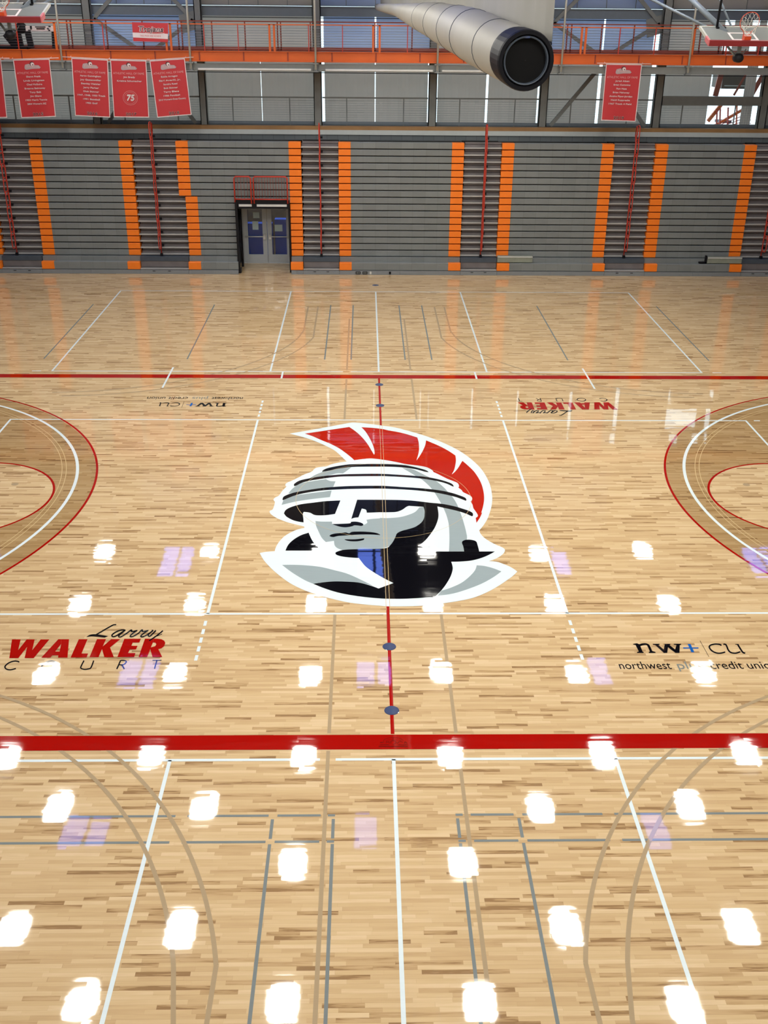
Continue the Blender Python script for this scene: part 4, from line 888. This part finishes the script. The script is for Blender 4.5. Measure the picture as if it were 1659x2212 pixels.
q = MB(); ring(q, [(R0_*.78, -.065), (0.001, -.065)]); q.build('end_disc', 'gap', t, label='black end disc')
q = MB(); q.obox(e0+ax*-.11+Vector((-.01, 0, R0_*.80)), Vector((.028, 0, 0)), Vector((0, .008, 0)), Vector((0, 0, .008))); q.build('maker_plate', 'p_navy', t)
# hanging fabric above the roll
q = MB(); nx = 120
Y0_, Y1_ = fp[0].y-.02, 21.5
def roll_at(Y):
    for a, b, ra, rb in zip(fp, fp[1:], fr_, fr_[1:]):
        if a.y <= Y <= b.y: f = (Y-a.y)/(b.y-a.y); return a.x+(b.x-a.x)*f, a.z+(b.z-a.z)*f, ra+(rb-ra)*f
    return (fp[0].x, fp[0].z, fr_[0]) if Y < fp[0].y else (fp[-1].x, fp[-1].z, fr_[-1])
rows_ = 8; grid = []
for i in range(nx+1):
    f = (i/nx)**1.6; Y = Y0_+(Y1_-Y0_)*f; X, zc, r_ = roll_at(Y); colp = []
    for j in range(rows_+1):
        g = j/rows_; wv = .035*s(Y*5.1)+.02*s(Y*11.3+g*2)+.012*s(Y*23)
        colp.append((X+r_*.97+wv*(.15+.85*g), Y, zc-.05+(11.2-zc)*g))
    grid.append(colp)
i0 = 0
for colp in grid: q.v += colp
for i in range(nx):
    for j in range(rows_): a = i*(rows_+1)+j; q.f.append((a, a+rows_+1, a+rows_+2, a+1)); q.smooth.append(True)
q.build('hanging_fabric', 'fabric', t)

# ------------------------------------------------------------------ roof, lamps and skylights, other walls
q = MB(); q.box(-XW, XW, YN, YF, 12.4, 12.6); struct(q.build('ceiling', 'ceiling'))
for k in range(6):
    Yk = -16+k*7.4
    q = MB(); q.box(-XW, XW, Yk-.1, Yk+.1, 12.25, 12.4); q.box(-XW, XW, Yk-.1, Yk+.1, 11.35, 11.45)
    n_ = 22
    for j in range(n_):
        xa = -XW+2*XW*j/n_; xb = -XW+2*XW*(j+.5)/n_; xc_ = -XW+2*XW*(j+1)/n_
        q.bar((xa, Yk, 11.42), (xb, Yk, 12.3), .06, .06); q.bar((xb, Yk, 12.3), (xc_, Yk, 11.42), .06, .06)
    struct(q.build('roof_truss', 'blue_steel'))
M['diffuser_low'] = basic('dimmed_lamp_diffuser', (.9, .9, .9), .5, emit=(1, .965, .89), es=LAMP*.45)
LX6 = (-11, -6.72, -2.2, 2.17, 6.75, 11.05)
LP = [(x, y) for y in (18.3, 14.2, 9.65, 5.4) for x in LX6]
LP += [(-8.9, 3.2), (-4.86, 3.2), (4.52, 3.15), (8.72, 3.1), (-2.25, 1.1), (2.18, 1.1), (-8.86, -1.02), (-4.84, -1.04), (4.5, -1.1), (8.8, -1.02), (-6.72, -3.17), (-2.22, -3.1), (2.2, -3.19), (6.8, -3.3)]
LP += [(x, y) for y in (-7.4, -11.6, -15.8) for x in LX6]
first = None
rws = sorted({round(y) for x, y in LP if y > -5}, reverse=True)
def lamp_label(x, y):
    if y < -5: return 'glowing high bay lamp over the near end of the hall, beyond the frame'
    r = round(y); xs = sorted(a for a, b in LP if round(b) == r)
    rn = ORDN[rws.index(r)]+' row from far end'
    return 'lamp mirrored in floor, '+ORDN[xs.index(x)]+' from the left, '+rn
for x, y in LP:
    if first is None:
        t = thing('high_bay_light', lamp_label(x, y), 'lamp', (x, y, 11.0), 'high bay lamps')
        q = MB(); q.box(x-.38, x+.38, y-.62, y+.62, 11.02, 11.10); q.box(x-.2, x+.2, y-.5, y+.5, 11.10, 11.16); q.build('housing', 'white_metal', t)
        def pane_bm():
            q = MB(); P = []
            for j in range(24):
                a = T2*j/24; P.append((x+.36*math.copysign(abs(c(a))**.55, c(a)), y+.54*math.copysign(abs(s(a))**.55, s(a))))
            q.v = [(a, b, 10.995) for a, b in P]+[(a, b, 11.02) for a, b in P]; q.f = [tuple(range(23, -1, -1)), tuple(range(24, 48))]+[(j, (j+1) % 24, 24+(j+1) % 24, 24+j) for j in range(24)]; q.smooth = [False]*len(q.f); return q
        dif = pane_bm().build('diffuser', 'diffuser', t)
        low = dif.data.copy(); low.materials.clear(); low.materials.append(M['diffuser_low'])
        q = MB()
        for dy in (-.4, .4): q.tube([(x, y+dy, 11.16), (x, y+dy, 12.4)], .006, 5)
        q.build('hanger', 'cable', t); first = t
    else:
        r_ = first.copy(); COL.objects.link(r_); r_.location = (x, y, 11.0); r_['label'] = lamp_label(x, y)
        for ch in list(first.children):
            c_ = ch.copy(); COL.objects.link(c_); c_.parent = r_
            if y > 17 and ch is dif: c_.data = low
for X in (-16, -8, 0, 8, 16):
    for Y, hl in ((17.9, 1.05), (10.1, .8), (2.5, .6), (-5.5, .8), (-13, .8)):
        q = MB(); q.box(X-.66, X-.06, Y-hl, Y+hl, 11.28, 11.31)
        if not (X == 0 and Y == 2.5) and X != 8: q.box(X+.06, X+.55, Y-hl, Y+hl, 11.28, 11.31)
        o = q.build('skylight', 'skyglass'); 
        seen = Y > 0 and abs(X) < 10
        tag(o, ('skylight mirrored as lilac floor patch, '+{-8: 'left', 0: 'middle', 8: 'right'}[X]+' of '+{17.9: 'far', 10.1: 'middle', 2.5: 'near'}[Y]+' row') if seen else 'bluish roof skylight beyond the part of the floor in view', 'skylight', 'roof skylights')
        r_ = MB(); r_.box(X-.70, X+.66, Y-hl-.04, Y-hl, 11.27, 12.4); r_.box(X-.70, X+.66, Y+hl, Y+hl+.04, 11.27, 12.4); r_.box(X-.70, X-.66, Y-hl, Y+hl, 11.27, 12.4); r_.box(X+.62, X+.66, Y-hl, Y+hl, 11.27, 12.4); r_.box(X-.02, X+.04, Y-hl, Y+hl, 11.26, 11.32); r_.build('skylight_frame', 'blue_steel', o)
q = MB(); q.box(-XW-.2, -XW, YN, YF, 0, 12.6); struct(q.build('wall_left', 'wall'))
q = MB(); q.box(XW, XW+.2, YN, YF, 0, 12.6); struct(q.build('wall_right', 'wall'))
q = MB(); q.box(-XW, XW, YN-.2, YN, 0, 12.6); struct(q.build('wall_near', 'wall'))
